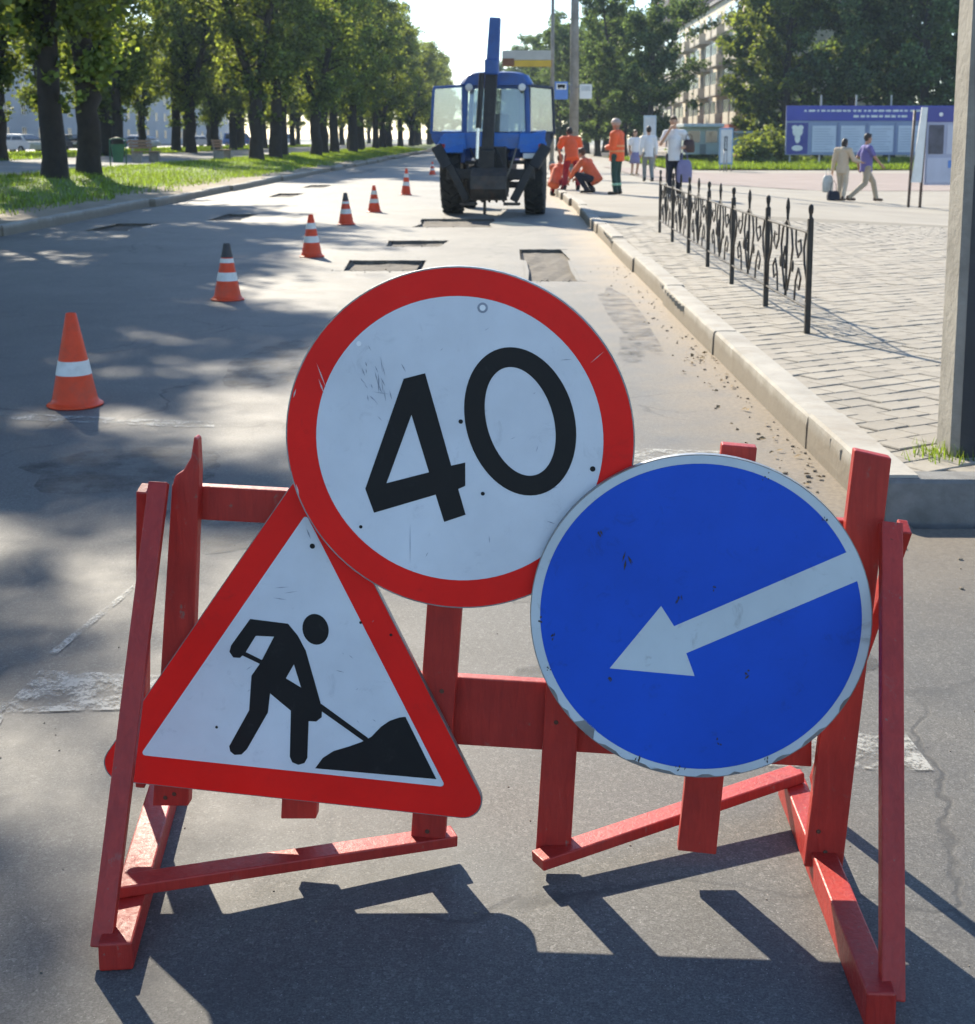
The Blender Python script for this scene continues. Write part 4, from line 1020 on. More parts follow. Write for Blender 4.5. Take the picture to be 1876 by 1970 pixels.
CROUCH = dict(pel=(0,-.12,.38), che=(0,.10,.68), nec=(0,.20,.84), hea=(0,.27,.96), shl=(-.18,.16,.78), shr=(.18,.16,.78), ell=(-.24,.34,.56), elr=(.24,.34,.56), wrl=(-.14,.52,.38), wrr=(.14,.52,.38),
              hil=(-.10,-.10,.36), knl=(-.17,.30,.46), anl=(-.14,.04,.085), hir=(.10,-.10,.36), knr=(.17,.30,.46), anr=(.14,.04,.085))
BEND = dict(pel=(0,-.06,.90), che=(0,.12,1.19), nec=(0,.20,1.36), hea=(0,.29,1.47), shl=(-.20,.16,1.31), shr=(.20,.16,1.31), ell=(-.30,.22,1.05), elr=(.30,.22,1.05), wrl=(-.22,.36,.84), wrr=(.22,.36,.84),
            hil=(-.10,-.06,.88), hir=(.10,-.06,.88), knl=(-.15,.04,.48), knr=(.15,.04,.48), anl=(-.18,-.02,.085), anr=(.18,-.02,.085))
def ground_px(x, y, zf=pave_z):
    z = .165
    for _ in range(4): p = G(x, y, z); z = zf(p.x, p.y)
    return Vector((p.x, p.y, z))
CREW = 'road workers by the kerb'; WALK = 'pedestrians on the square'
person('road worker in orange vest leaning forward, back to camera, beside the tractor', ground_px(1099, 366), rad(8), 1.74, BEND, ORANGE, 1.3, 'short', MAROON, shoes=HAIRD, hair=HAIRD, skin=SKIN2, vest_bands=None, top_r=.015, group=CREW)
p = G(1070, 377); person('crouching worker in red and orange bending down right behind the tractor wheel', (p.x, p.y, .0), rad(-25), 1.70, CROUCH, ORANGE2, 1.1, 'long', MAROON, shoes=HAIRD, hair=HAIRB, skin=SKIN2, group=CREW)
p = ground_px(1137, 371); person('crouching worker in orange jacket and dark trousers on the kerb', p, rad(55), 1.72, CROUCH, ORANGE2, 1.0, 'long', DNAVY, shoes=HAIRD, hair=HAIRB, skin=SKIN2, group=CREW)
p = ground_px(1186, 374); person('standing worker in orange jacket and dark green trousers watching the work', p, rad(62), 1.76, dict(ell=(-.22,.02,1.14), wrl=(-.12,.20,1.12), elr=(.22,.02,1.14), wrr=(.10,.20,1.10)), ORANGE, 1.5, 'long', DGREEN, shoes=HAIRD, skin=SKIN2, helmet=paint('pale_helmet', (.42,.33,.28), .5), ankle_bands=GBAND, vest_bands=paint('orange_tape', (.75,.30,.12), .5), top_r=.02, group=CREW)
p = ground_px(1221, 337); person('woman in white top and dark lavender skirt walking behind the worker', p, rad(200), 1.62, dict(knl=(-.10,.10,.50), anl=(-.10,-.02,.085)), WCLOTH, .6, 'short', LAV, 'skirt', shoes=BEIGE, hair=HAIRB, long_hair=True, group=WALK)
p = ground_px(1247, 350); person('man in white shirt and grey trousers walking past the pale panel', p, rad(5), 1.66, dict(knl=(-.10,.16,.52), anl=(-.10,.12,.10), knr=(.10,.02,.5), anr=(.10,-.16,.10)), WCLOTH, 1.2, 'long', GREYT, shoes=HAIRD, hair=HAIRD, group=WALK)
p = ground_px(1296, 379); phone_man = person('man in white tee shirt holding a phone to his face, bag under his arm', p, rad(170), 1.80, dict(elr=(.30,.12,1.18), wrr=(.10,.20,1.50), ell=(-.32,-.06,1.16), wrl=(-.24,.16,1.12), hea=(.02,.03,1.63), knl=(-.10,.06,.5)), WCLOTH, 1.3, 'short', DNAVY, shoes=WCLOTH, hair=HAIRB, group=WALK)
def carried(name, label, cat, loc, rz, mb, mat, extra=None, smooth='auto'):
    t = thing(name, label, cat, tuple(loc), rz); mb.build('bag_body', mat, t, smooth=smooth, bevel=.015)
    if extra: extra.build('strap', mat, t, smooth='auto')
    return t
def bag(w, d, h, soft=.12):
    m = MB(); rows = []; n = 16
    for k, (z, s) in enumerate(((0,.80),(.06*h,1.0),(.5*h,1.05),(.85*h,.92),(h,.62))):
        rows.append(len(m.v))
        for i in range(n):
            a = 2*math.pi*i/n; cx = math.copysign(abs(math.cos(a))**.5, math.cos(a)); sy = math.copysign(abs(math.sin(a))**.5, math.sin(a)); m.v.append((cx*w/2*s, sy*d/2*s, z))
    for k in range(4):
        for i in range(n): m.f.append((rows[k]+i, rows[k]+(i+1) % n, rows[k+1]+(i+1) % n, rows[k+1]+i))
    m.f += [tuple(reversed(range(n))), tuple(rows[4]+i for i in range(n))]; return m
def handle(w, z0, h, r=.010): return MB().tube([(-w/2,0,z0),(-w/2*.8,0,z0+h*.7),(0,0,z0+h),(w/2*.8,0,z0+h*.7),(w/2,0,z0)], r, 7)
q = phone_man.location
carried('shoulder_bag', 'dark brown bag under the arm of the man with the phone', 'bag', (q.x+.31, q.y-.13, q.z+1.02), .3, bag(.26,.14,.30), paint('dark_brown_leather', (.045,.018,.016), .5), handle(.16,.27,.16))
carried('lavender_bag', 'large lavender carrier bag hanging beside the man with the phone', 'bag', (q.x+.20, q.y-.28, q.z+.34), .1, bag(.34,.15,.52), LAV, handle(.14,.48,.26,.007))
p = ground_px(1619, 386); wm = person('woman in beige outfit walking with bags, beside the man in purple', p, rad(-35), 1.60, dict(hea=(0,.10,1.58), nec=(0,.03,1.45), che=(0,.03,1.27), elr=(.30,.04,1.16), wrr=(.48,.06,1.10), wrl=(-.30,.02,.86), knl=(-.10,.10,.5), anl=(-.10,.08,.085), knr=(.10,.0,.5), anr=(.10,-.18,.10)), BEIGE, 2.0, 'long', BEIGE2, shoes=HAIRB, hair=HAIRD, long_hair=True, group=WALK)
q = wm.location
carried('black_bag', 'black handbag hanging low from the hand of the woman in beige', 'bag', (q.x-.27, q.y-.22, q.z+.02), .2, bag(.32,.15,.25), DNAVY, handle(.16,.22,.30,.008))
carried('grey_bag', 'translucent grey shopping bag beside the black handbag', 'bag', (q.x-.36, q.y+.04, q.z+.22), .5, bag(.30,.14,.44), paint('grey_film', (.42,.44,.42), .5), handle(.14,.40,.22,.006))
p = ground_px(1664, 388); person('man in purple shirt and khaki trousers striding to the right', p, rad(-80), 1.72, dict(knl=(-.10,.26,.53), anl=(-.10,.36,.10), knr=(.10,-.06,.50), anr=(.10,-.50,.13), ell=(-.24,-.16,1.16), wrl=(-.24,-.10,.92), elr=(.24,.14,1.16), wrr=(.22,.30,1.0), pel=(0,0,.92), hil=(-.095,0,.89), hir=(.095,0,.89)), PURP, 1.0, 'short', KHAKI, shoes=HAIRB, hair=HAIRD, skin=SKIN2, group=WALK)

# ================================================================== STREET FURNITURE
def lamp_pole(px, Y, w, label):
    p = V(px, 265, Y); t = thing('street_lamp', label, 'lamp post', (p.x, Y, .12))
    MB().tube([(0,0,0),(0,0,9.5)], [w*.62, w*.42], 12).build('shaft', M_CONC, t, smooth=True)
    MB().lathe([(w*.9,0),(w*.9,.35),(w*.66,.42)], 12).build('collar', M_CONC, t, smooth='auto')
    MB().tube([(0,0,9.4),(-.4,0,9.9),(-1.5,0,10.1)], .04, 8).build('arm', M_TIN, t, smooth=True)
    MB().prism([(-1.4,-.12,10.05),(-2.0,-.10,10.1),(-2.0,.10,10.1),(-1.4,.12,10.05)], (0,0,.12)).build('lamp_head', M_TIN, t, bevel=.03)
    return t
tp = lamp_pole(1104, 45.5, .27, 'thick concrete street pole carrying two bus stop plates behind the workers')
M_PLATEB = paint('plate_blue', (.10,.22,.55), .45, .1, 4, .02)
def bus_plate(px, label, m, has_glyph):
    x0, x1, y0, y1 = px; a = V(x0, y1, 45.2); c = V(x1, y0, 45.2); w, h = c.x-a.x, c.z-a.z
    t = thing('bus_stop_plate', label, 'sign', (a.x, 45.2, a.z)); MB().box(0, w, -.01, .02, 0, h).build('plate', m, t, bevel=.01)
    MB().box(w*.12, w*.88, -.016, -.011, h*.55, h*.9).build('pictogram_field', M_WHITE if has_glyph else paint('pale_grey_plate', (.5,.53,.54), .5), t)
    if has_glyph:
        g = MB(); g.box(w*.22, w*.78, -.022, -.017, h*.66, h*.84); g.box(w*.28, w*.38, -.022, -.017, h*.60, h*.66); g.box(w*.62, w*.72, -.022, -.017, h*.60, h*.66); g.build('bus_symbol', M_HOLE, t)
    xp = tp.location.x; xa = (w if xp > a.x+w/2 else 0); MB().tube([(xa, .0, h*.8), (xp-a.x, .25, h*.8)], .02, 6).build('bracket', M_TIN, t)
bus_plate((1067,1093,157,191), 'blue bus stop plate left of the thick street pole', M_PLATEB, True)
bus_plate((1115,1139,162,190), 'white bus stop plate right of the thick street pole', M_WHITE, False)
tn = lamp_pole(1062, 58, .155, 'slender lamp post holding the grey and yellow board above the tractor')
def banner():
    a = V(966, 128, 57.8); c = V(1060, 97, 57.8); w, h = c.x-a.x, c.z-a.z
    t = thing('hanging_board', 'long grey and yellow board mounted high above the tractor cab', 'sign board', (a.x, 57.8, a.z))
    MB().box(0, w, -.10, .10, h*.40, h).build('upper_panel', paint('pale_board', (.42,.42,.38), .6, .1, 2), t, bevel=.02)
    MB().box(0, w, -.09, .09, 0, h*.395).build('yellow_panel', paint('yellow_board', (.55,.36,.03), .55, .12, 2), t, bevel=.02)
    MB().box(.0, w*.25, -.14, -.105, h*.02, h*.5).build('rusty_plate', paint('rust_brown', (.18,.08,.04), .8), t, bevel=.01)
    MB().tube([(w, 0, h*.5), (w+.12, .2, h*.5)], .03, 6).build('bracket', M_TIN, t)
banner()
def notice_board():
    Y = 87.0; a = V(1511, 298, Y); c = V(1852, 204, Y); w, h = c.x-a.x, c.z-a.z
    zb_ = pave_z(a.x, Y)+.05 - a.z
    t = thing('notice_board', 'long blue notice board with white sheets on the grass', 'notice board', (a.x, Y, a.z))
    MB().box(0, w, 0, .18, 0, h).build('panel', paint('board_pale_blue', (.24,.29,.44), .6, .08, .6), t, bevel=.02)
    MB().box(-.02, w+.02, -.05, .0, h*.70, h+.03).build('header', paint('board_blue', (.045,.055,.36), .5, .1, .8), t, bevel=.02)
    MB().box(.05, w*.125, -.03, -.001, h*.02, h*.66).build('poster', paint('poster_blue', (.04,.045,.26), .5, .1, .8), t)
    fl = MB()
    for q in ((.066,.48,.030,.11),(.050,.56,.018,.05),(.082,.56,.018,.05),(.066,.34,.016,.10),(.066,.14,.032,.06)): fl.ball((w*q[0], -.03, h*q[1]), (w*q[2], .012, h*q[3]), 14, 8)
    fl.build('poster_print', M_WHITE, t)
    for i in range(4):
        x0 = w*(.150+.178*i*.92); x1 = x0 + w*.135
        s = MB().box(x0, x1, -.03, -.001, h*.06, h*.60).build('sheet', paint('pale_sheet', (.56,.60,.70), .6, .05, 1), t)
        ln = MB()
        for k in range(9): ln.box(x0+.10, x1-.10-rng.uniform(0,.5), -.036, -.031, h*(.11+.052*k), h*(.124+.052*k))
        ln.build('print_lines', paint('sheet_ink', (.36,.40,.52), .7), s)['kind'] = 'stuff'
        MB().box(x1+w*.008, x1+w*.016, -.04, -.001, .02, h*.66).build('divider', paint('board_divider', (.16,.20,.36), .5), t)
    tx = MB(); x = w*.10
    while x < w*.80:
        l = rng.uniform(.12,.42); tx.box(x, x+l, -.062, -.052, h*.885, h*.925); x += l + rng.uniform(.06,.18)
    x = w*.38
    while x < w*.66:
        l = rng.uniform(.14,.45); tx.box(x, x+l, -.062, -.052, h*.77, h*.815); x += l + rng.uniform(.06,.16)
    tx.build('header_lettering', M_WHITE, t)['kind'] = 'stuff'
    for f in (.03,.2,.4,.6,.8,.97): MB().box(w*f-.05, w*f+.05, .19, .27, zb_-.1, h + (.7 if f in (.2,.4,.6) else 0)).build('post', paint('pale_post', (.36,.37,.38), .5), t)
notice_board()
def poster_stand():
    Y = 33.2; a = V(1778, 356, Y); c = V(1872, 208, Y); g0 = ground_px(1768, 401); t = thing('poster_stand', 'free standing poster stand with white end panel and photographs', 'poster stand', (a.x, Y, g0.z))
    w = c.x-a.x; z0 = a.z-g0.z; z1 = c.z-g0.z
    MB().box(0, w, 0, .10, z0, z1).build('panel', paint('stand_blue', (.34,.36,.48), .5, .1, 1), t, bevel=.01)
    MB().box(-.06, w+.02, -.02, .0, z1-.33, z1+.04).build('header', paint('stand_header', (.055,.06,.26), .5, .1, 1), t, bevel=.01)
    gl = MB(); gl.ball((w*.30,-.022,z1-.15), (.05,.008,.05), 10, 6); gl.ball((w*.62,-.022,z1-.15), (.05,.008,.05), 10, 6); gl.build('header_emblem', M_WHITE, t)
    MB().box(.06, .42, -.015, -.001, z0+.75, z0+1.45).build('photograph', paint('dark_photo', (.06,.06,.09), .4, .5, 5), t)
    MB().box(.04, w-.04, -.015, -.001, z0+.06, z0+.66).build('text_sheet', paint('stand_sheet', (.44,.46,.56), .6, .1, 2), t)
    MB().box(.50, w-.06, -.015, -.001, z0+.75, z0+1.45).build('text_sheet', paint('stand_sheet', (.44,.46,.56)), t)
    MB().box(.55, .80, -.022, -.016, z0+.42, z0+.60).build('blue_patch', M_PLATEB, t)
    e = MB().prism([(-.34,-.10,.62),(-.10,-.10,.62),(-.02,-.10,z1+.02),(-.16,-.10,z1+.02)], (0,.06,0)); e.build('white_end_panel', M_WHITE, t, bevel=.008)
    for x in (-.36,-.08,w-.1): MB().tube([(x,0,0),(x+.06,0,z1*.98)], .035, 8).build('leg', paint('brown_post', (.09,.065,.055), .6), t, smooth=True)
poster_stand()
def panel_sign(x0, x1, y0, y1, Y, label, mat, cat='sign'):
    a = V(x0, y1, Y); c = V(x1, y0, Y); z = pave_z(a.x, Y); t = thing('street_panel', label, cat, ((a.x+c.x)/2, Y, z)); w = c.x-a.x
    MB().box(-w/2, w/2, -.04, .04, a.z-z, c.z-z).build('panel', mat, t, bevel=.015)
    MB().box(-w/2+.06, w/2-.06, -.048, -.041, a.z-z+.08, c.z-z-.08).build('print', paint('pale_print', (.52,.56,.56), .6, .12, 3), t)
    for s in (-1, 1): MB().tube([(s*w*.42,0,0),(s*w*.42,0,a.z-z+.05)], .03, 8).build('leg', M_TIN, t, smooth=True)
panel_sign(1238, 1263, 222, 268, 66, 'pale blue upright panel behind the two pedestrians in white', paint('panel_pale_blue', (.40,.50,.54), .5, .08, 2))
panel_sign(1383, 1411, 246, 316, 70, 'blue street panel on a thin post before the kiosk', paint('panel_mid_blue', (.16,.30,.48), .5, .12, 2))
panel_sign(1393, 1400, 262, 290, 69, 'narrow dark panel in front of the blue street panel', paint('panel_dark', (.03,.05,.07), .5, .12, 2))
def kiosk(x0, x1, y0, y1, Y, label, wall, rf):
    a = V(x0, y1, Y); c = V(x1, y0, Y); w, h = c.x-a.x, c.z-a.z; t = thing('kiosk', label, 'kiosk', (a.x, Y, a.z))
    MB().box(0, w, 0, 3, 0, h*.88).build('wall', wall, t); MB().box(-.2, w+.2, -.5, 3.2, h*.89, h).build('roof', rf, t, bevel=.04)
    n = max(2, int(w/1.2))
    for i in range(n):
        wd = MB().box(w*(i+.12)/n, w*(i+.88)/n, -.05, -.001, h*.36, h*.80).build('window', paint('kiosk_frame', (.3,.34,.36), .5), t)
        MB().box(w*(i+.16)/n, w*(i+.84)/n, -.06, -.051, h*.39, h*.77).build('pane', glass_mat('kiosk_glass', (.06,.07,.08)), wd)
    MB().box(w*.42, w*.60, -.06, -.002, 0, h*.34).build('door', paint('kiosk_door', (.12,.14,.15), .5), t)
kiosk(1318, 1386, 238, 297, 92, 'grey green kiosk left of the blue panel', paint('kiosk_green', (.28,.34,.33), .6, .1, .6), paint('kiosk_roof', (.36,.42,.46), .5))
kiosk(1416, 1470, 252, 298, 96, 'low pale blue kiosk beside the leafy bushes', paint('kiosk_blue', (.30,.38,.44), .6, .1, .6), paint('kiosk_roof2', (.32,.34,.30), .5))
def litter_bin():
    g = G(228, 319, verge_z(-15)); t = thing('litter_bin', 'green metal litter bin between the two dark trunks', 'litter bin', tuple(g)); m = paint('bin_green', (.03,.12,.06), .5, .15, 3)
    MB().lathe([(.17,.12),(.24,.75),(.25,.78),(.235,.78),(.16,.15)], 20).build('bucket', m, t, smooth='auto')
    for s in (-1, 1): MB().tube([(s*.29,0,0),(s*.29,0,.95)], .025, 8).build('post', m, t, smooth=True)
    MB().tube([(-.29,0,.95),(0,0,1.0),(.29,0,.95)], .025, 8).build('crossbar', m, t, smooth=True)
litter_bin()
def bench(px, rz, label):
    g = G(*px, verge_z(-15)); t = thing('park_bench', label, 'bench', tuple(g), rz); wd = paint('bench_wood', (.26,.15,.08), .7, .2, 4, .1)
    for i in range(4): MB().box(-.8, .8, -.22+.12*i, -.12+.12*i, .43, .465).build('seat_slat', wd, t, bevel=.006)
    for i in range(3): MB().box(-.8, .8, .26+.03*i, .29+.03*i, .56+.13*i, .66+.13*i).build('back_slat', wd, t, bevel=.006)
    for s in (-1, 1):
        MB().box(s*.62-.05, s*.62+.05, -.2, .3, 0, .43).build('leg', M_CONC, t, bevel=.02); MB().beam((s*.62,.24,.40),(s*.62,.36,.95),.06,.05,(1,0,0)).build('back_support', M_CONC, t)
bench((283,312), rad(70), 'wooden park bench beside the green litter bin'); bench((430,306), rad(85), 'dark park bench under the middle of the tree row')

# ================================================================== PARKED CARS across the boulevard
def car_proto(van=False):
    t = thing('parked_car', 'x', 'car'); r = random.Random(2)
    L = 4.3; Wd = .86
    side = [(-2.15,.32),(-2.18,.62),(-2.05,.88),(-1.25,.95),(1.30,.97),(2.05,.92),(2.15,.70),(2.12,.32)]
    b = MB(); n = len(side)
    for k, (x, s) in enumerate(((-Wd,.97),(-Wd*.96,1.0),(Wd*.96,1.0),(Wd,.97))):
        for y, z in side: b.v.append((x, y*s, z if k in (0, 3) else z+.015))
    for k in range(3):
        for i in range(n): b.f.append((k*n+i, k*n+(i+1) % n, (k+1)*n+(i+1) % n, (k+1)*n+i))
    b.f += [tuple(range(n)), tuple(reversed(range(3*n, 4*n)))]
    bd = b.build('body', M_WHITE, t, bevel=.04, seg=3)
    ht = 1.45 if not van else 1.85
    top = [(-1.75,.94),(-1.15,ht-.02),(.55,ht),(1.25,.96)] if not van else [(-2.0,.94),(-1.9,ht),(1.0,ht),(1.7,.96)]
    c = MB(); k = len(top)
    for s in (-1, 1):
        for y, z in top: c.v.append((s*(Wd*.93 if z < 1 else Wd*.74), y, z))
    c.f += [tuple(range(k)), tuple(reversed(range(k, 2*k)))] + [(i, (i+1) % k, k+(i+1) % k, k+i) for i in range(k)]
    c.build('cabin', M_WHITE, t, bevel=.05, seg=3)
    gm = glass_mat('car_glass', (.02,.025,.03))
    for s in (-1, 1):
        for f0, f1 in ((.06,.48),(.53,.94)):
            def q(f, hh):
                y0 = top[0][0]+.12+(top[3][0]-.25-top[0][0])*f; y1 = top[1][0]+.06+(top[2][0]-.08-top[1][0])*f; y = y0+(y1-y0)*hh; x = Wd*.93+(Wd*.74-Wd*.93)*hh
                return Vector((s*(x+.012), y, 1.0+(ht-.14-1.0)*hh+.04))
            MB().prism([q(f0,0), q(f1,0), q(f1,.92), q(f0,.92)], (s*.006,0,0)).build('side_window', gm, t)
        for y in (-1.32, 1.36):
            w = bpy.data.objects.new('wheel', None); COL.objects.link(w); w.parent = t; w.location = (s*(Wd-.05), y, .31); M = Matrix.Rotation(rad(90), 4, 'Y')
            MB().lathe([(.19,-.10),(.29,-.10),(.31,-.06),(.31,.06),(.29,.10),(.19,.10)], 20, M, close=True).build('tyre', M_TYRE, w, smooth='auto'); MB().lathe([(0,-.07),(.19,-.09),(.19,.09),(0,.07)], 16, M).build('rim', M_TIN, w, smooth='auto')
        MB().box(s*.62-.16, s*.62+.16, -2.19, -2.10, .66, .80).build('headlight', paint('lamp_clear', (.6,.62,.62), .2), t, bevel=.02)
        MB().box(s*.66-.12, s*.66+.12, 2.07, 2.16, .70, .84).build('tail_light', paint('lamp_red', (.45,.03,.02)), t, bevel=.02)
    a0, a1 = top[0], top[1]; MB().prism([(-Wd*.84, a0[0]+.06, a0[1]+.10), (Wd*.84, a0[0]+.06, a0[1]+.10), (Wd*.66, a1[0]-.06, a1[1]-.08), (-Wd*.66, a1[0]-.06, a1[1]-.08)], (0,-.03,.02)).build('windscreen', gm, t)
    a0, a1 = top[3], top[2]; MB().prism([(-Wd*.84, a0[0]-.06, a0[1]+.10), (Wd*.84, a0[0]-.06, a0[1]+.10), (Wd*.66, a1[0]+.06, a1[1]-.08), (-Wd*.66, a1[0]+.06, a1[1]-.08)], (0,.03,.02)).build('rear_window', gm, t)
    return t
def cars():
    specs = [(38,'white parked car at the far left beyond the trees',(.62,.63,.64),False,-35.5,90), (122,'dark grey parked car behind the first two trunks',(.045,.047,.05),False,-35.5,90), (205,'dark blue parked car seen beside the litter bin',(.03,.045,.10),False,-36.5,90),
             (270,'silver blue parked car left of the thick middle trunk',(.34,.40,.48),False,-36.5,90), (398,'pale grey parked car right of the thick middle trunk',(.5,.5,.5),False,-36.5,90), (462,'blue parked van in the middle of the tree row',(.05,.13,.36),True,-36.5,90), (548,'white parked van seen between far trunks',(.66,.66,.66),True,-37,90)]
    for px, lab, c, van, X, az in specs:
        t = car_proto(van); s = (965-px)/abs(X); Y = 2600/s; t.location = (X, Y, .345); t.rotation_euler = (0,0,rad(rng.choice((62, 240, 70)))); tag(t, lab, 'van' if van else 'car', 'cars parked beyond the boulevard')
        m = paint('car_paint_'+str(px), c, .25, .05, 2, 0)
        for o in t.children:
            if o.name.split('.')[0] in ('body', 'cabin'): o.data.materials.clear(); o.data.materials.append(m)
cars()

# ================================================================== TREES
def tree_meshes(seed, H, cb, R, nleaf, tr, fork=False, size=.20, taper=.8, sprouts=0):
    r = random.Random(seed); t = MB()
    def limb(p0, d, L, r0, n=6, wob=.12):
        pts = [Vector(p0)]; rr = [r0]; d = Vector(d).normalized()
        for i in range(n):
            d = (d + Vector((r.gauss(0,wob), r.gauss(0,wob), r.gauss(0,wob*.5) + .05))).normalized(); pts.append(pts[-1] + d*(L/n)); rr.append(r0*(1-.85*(i+1)/n))
        t.tube(pts, rr, 7, cap=False); return pts
    clumps = []
    # trunk with root flare
    tp_ = [Vector((0,0,-.25)), Vector((0,0,.0)), Vector((r.gauss(0,.03), r.gauss(0,.03), .6))]; rr = [tr*1.35, tr*1.15, tr*.97]
    lean = Vector((r.gauss(0,.02), r.gauss(0,.02), 0)); nseg = 8; top = H*.86
    zf = cb*.95 if fork else top
    for i in range(1, nseg+1):
        z = .6 + (zf-.6)*i/nseg; tp_.append(Vector((lean.x*z + r.gauss(0,.05), lean.y*z + r.gauss(0,.05), z))); rr.append(tr*(1 - .80*(z/top)**1.1))
    t.tube(tp_, rr, 12, cap=False)
    axes = [tp_[2:]]
    if fork:
        axes = []
        a0 = r.uniform(0, 6.28)
        for k in range(2): axes.append(limb(tp_[-1], (math.cos(a0+k*3.1)*.30, math.sin(a0+k*3.1)*.30, 1), top-zf, rr[-1]*.85, 8, .06))
    def env(z):                                     # crown half-width at height z
        u = (z-cb)/(H-cb); return R*max(.06, (min(1, u/.22)**.6) * (1-max(0, (u-.3)/.7)**2*taper))
    for ax in axes:
        for i in range(1, len(ax)):
            for _ in range(4 if not fork else 3):
                p = ax[i-1].lerp(ax[i], r.random())
                if p.z < cb*.85: continue
                a = r.uniform(0, 6.28); L = env(min(p.z+.8, H-.5))*r.uniform(.6,1.05); pts = limb(p, (math.cos(a), math.sin(a), r.uniform(.15,.8)), L, max(.03, tr*.28*(1-p.z/H)+.02), 5)
                clumps += [(q, r.uniform(.55,1.0)) for q in pts[2:]]
    while len(clumps) < 150:
        z = cb + (H-cb)*r.random()**.9; a = r.uniform(0, 6.28); e = env(z)*math.sqrt(r.uniform(.25,1)); clumps.append((Vector((math.cos(a)*e, math.sin(a)*e, z)), r.uniform(.5,1.0)))
    for _ in range(sprouts):
        z = r.uniform(1.8, cb+.6); a = r.uniform(0, 6.28); clumps.append((Vector((math.cos(a)*.45, math.sin(a)*.45, z)), .28))
    ws = [c[1]**2 for c in clumps]; vs = []; fs = []
    pick = r.choices(range(len(clumps)), ws, k=nleaf)
    for k in pick:
        c, s = clumps[k]; q = Vector((r.gauss(0,1), r.gauss(0,1), r.gauss(0,.8))); q = c + q*s*.38
        if q.z < .9: continue
        l = size*r.uniform(.6,1.35); u = Vector((r.gauss(0,1), r.gauss(0,1), r.gauss(0,.7))).normalized(); w = u.cross(Vector((r.gauss(0,1), r.gauss(0,1), r.gauss(0,1)))).normalized()*l*.42; u = u*l*.5
        b = len(vs); vs += [q-u, q+w*.9-u*.1, q+u, q-w*.9-u*.1]; fs.append((b, b+1, b+2, b+3))
    me = bpy.data.meshes.new('crown'); me.from_pydata([tuple(v) for v in vs], [], fs); me.update()
    tm = bpy.data.meshes.new('trunk'); tm.from_pydata([tuple(v) for v in t.v], [], t.f); tm.update()
    for p in tm.polygons: p.use_smooth = True
    return tm, me
VAR = {'a': tree_meshes(1, 14.0, 3.4, 2.7, 15000, .34, False, .21, .9, 26), 'b': tree_meshes(2, 14.5, 3.0, 2.9, 15000, .36, True, .21, .9, 18), 'c': tree_meshes(3, 15.5, 3.6, 3.0, 15000, .32, False, .22, .8, 14),
       'd': tree_meshes(4, 16.0, 3.2, 3.1, 15000, .36, True, .22, .85, 20), 'e': tree_meshes(5, 17.0, 1.8, 5.0, 20000, .40, False, .27, .75), 'f': tree_meshes(6, 18.0, 2.2, 5.2, 20000, .42, True, .27, .8), 'n': tree_meshes(8, 15.8, 3.3, 3.5, 38000, .36, False, .22, .35, 10), 'm': tree_meshes(9, 15.6, 3.2, 3.5, 38000, .36, True, .22, .35, 10), 'g': tree_meshes(7, 15.0, 1.4, 4.2, 18000, .36, False, .27, .9)}
tr_rng = random.Random(77)
ORD = ['first','second','third','fourth','fifth','sixth','seventh','eighth','ninth','tenth','eleventh','twelfth','thirteenth','fourteenth','fifteenth','sixteenth','seventeenth','eighteenth','nineteenth','twentieth'] + ['twenty-'+w for w in ('first','second','third','fourth','fifth','sixth','seventh','eighth','ninth')] + ['thirtieth']
def tree(kind, x, y, z, s=1.0, label='', group=None, leaf=None, cat='tree', name='tree', rz=None, sz=None):
    t = thing(name, label, cat, (x, y, z), tr_rng.uniform(0, 6.28) if rz is None else rz, group); t.scale = (s, s, (sz or s))
    tm, cm = VAR[kind]; link('trunk', tm, M_BARK, t); o = link('crown', cm, None, t)
    if not cm.materials: cm.materials.append(M_LEAF)
    if leaf is not None: o.material_slots[0].link = 'OBJECT'; o.material_slots[0].material = leaf
    return t
ROWA = 'trees lining the left kerb'
zv = verge_z(-12)
for i, (x, y, k, s) in enumerate(((-11.2,9.4,'m',1.0),(-11.2,13.8,'n',1.0),(-11.1,18.2,'m',1.0),(-12.6,22.2,'n',.93),(-11.0,26.9,'m',.96))):
    tree(k, x, y, zv, s, ORD[i] + ' tree of the left kerb row, beside the camera, shading the near road', ROWA)
tree('a', -11.95, 36.2, zv-.05, 1.0, 'straight dark trunked tree nearest the left edge of the photo', ROWA, rz=.4)
tree('b', -12.05, 39.6, zv-.05, 1.0, 'dark leaning tree with a wide trunk base, second from the left', ROWA, rz=2.1)
tree('c', -20.6, 73.0, zv-.05, 1.0, 'thin tree rising behind the litter bin', ROWA)
tree('d', -21.0, 92.0, zv-.05, 1.05, 'thick trunked dark tree in the middle of the left row', ROWA)
tree('d', -12.0, 66.6, zv-.05, .98, 'forked tree where the left row grows dense', ROWA, rz=1.2)
y = 72.6; k = 0
while y < 290:
    tree('acbd'[k % 4], -12.2 + tr_rng.uniform(-.7,.7), y, zv-.05, tr_rng.uniform(.98,1.12), ORD[k] + ' tree beyond the forked one in the dense left kerb row', 'dense left tree row', sz=tr_rng.uniform(1.0,1.16)); y += tr_rng.uniform(5.5,7.2)*(1 if y < 130 else 1.5); k += 1
y = 46; k = 1
while y < 250:
    if abs(y-73) > 3 and abs(y-92) > 3: tree('abcd'[k % 4], -23 + tr_rng.uniform(-1,1), y, zv-.05, tr_rng.uniform(.95,1.1), ORD[k-1] + ' tree from the camera in the second boulevard row', 'boulevard trees behind the first row')
    y += tr_rng.uniform(6.5,8.5)*(1 if y < 130 else 1.6); k += 1
y = 60; k = 0
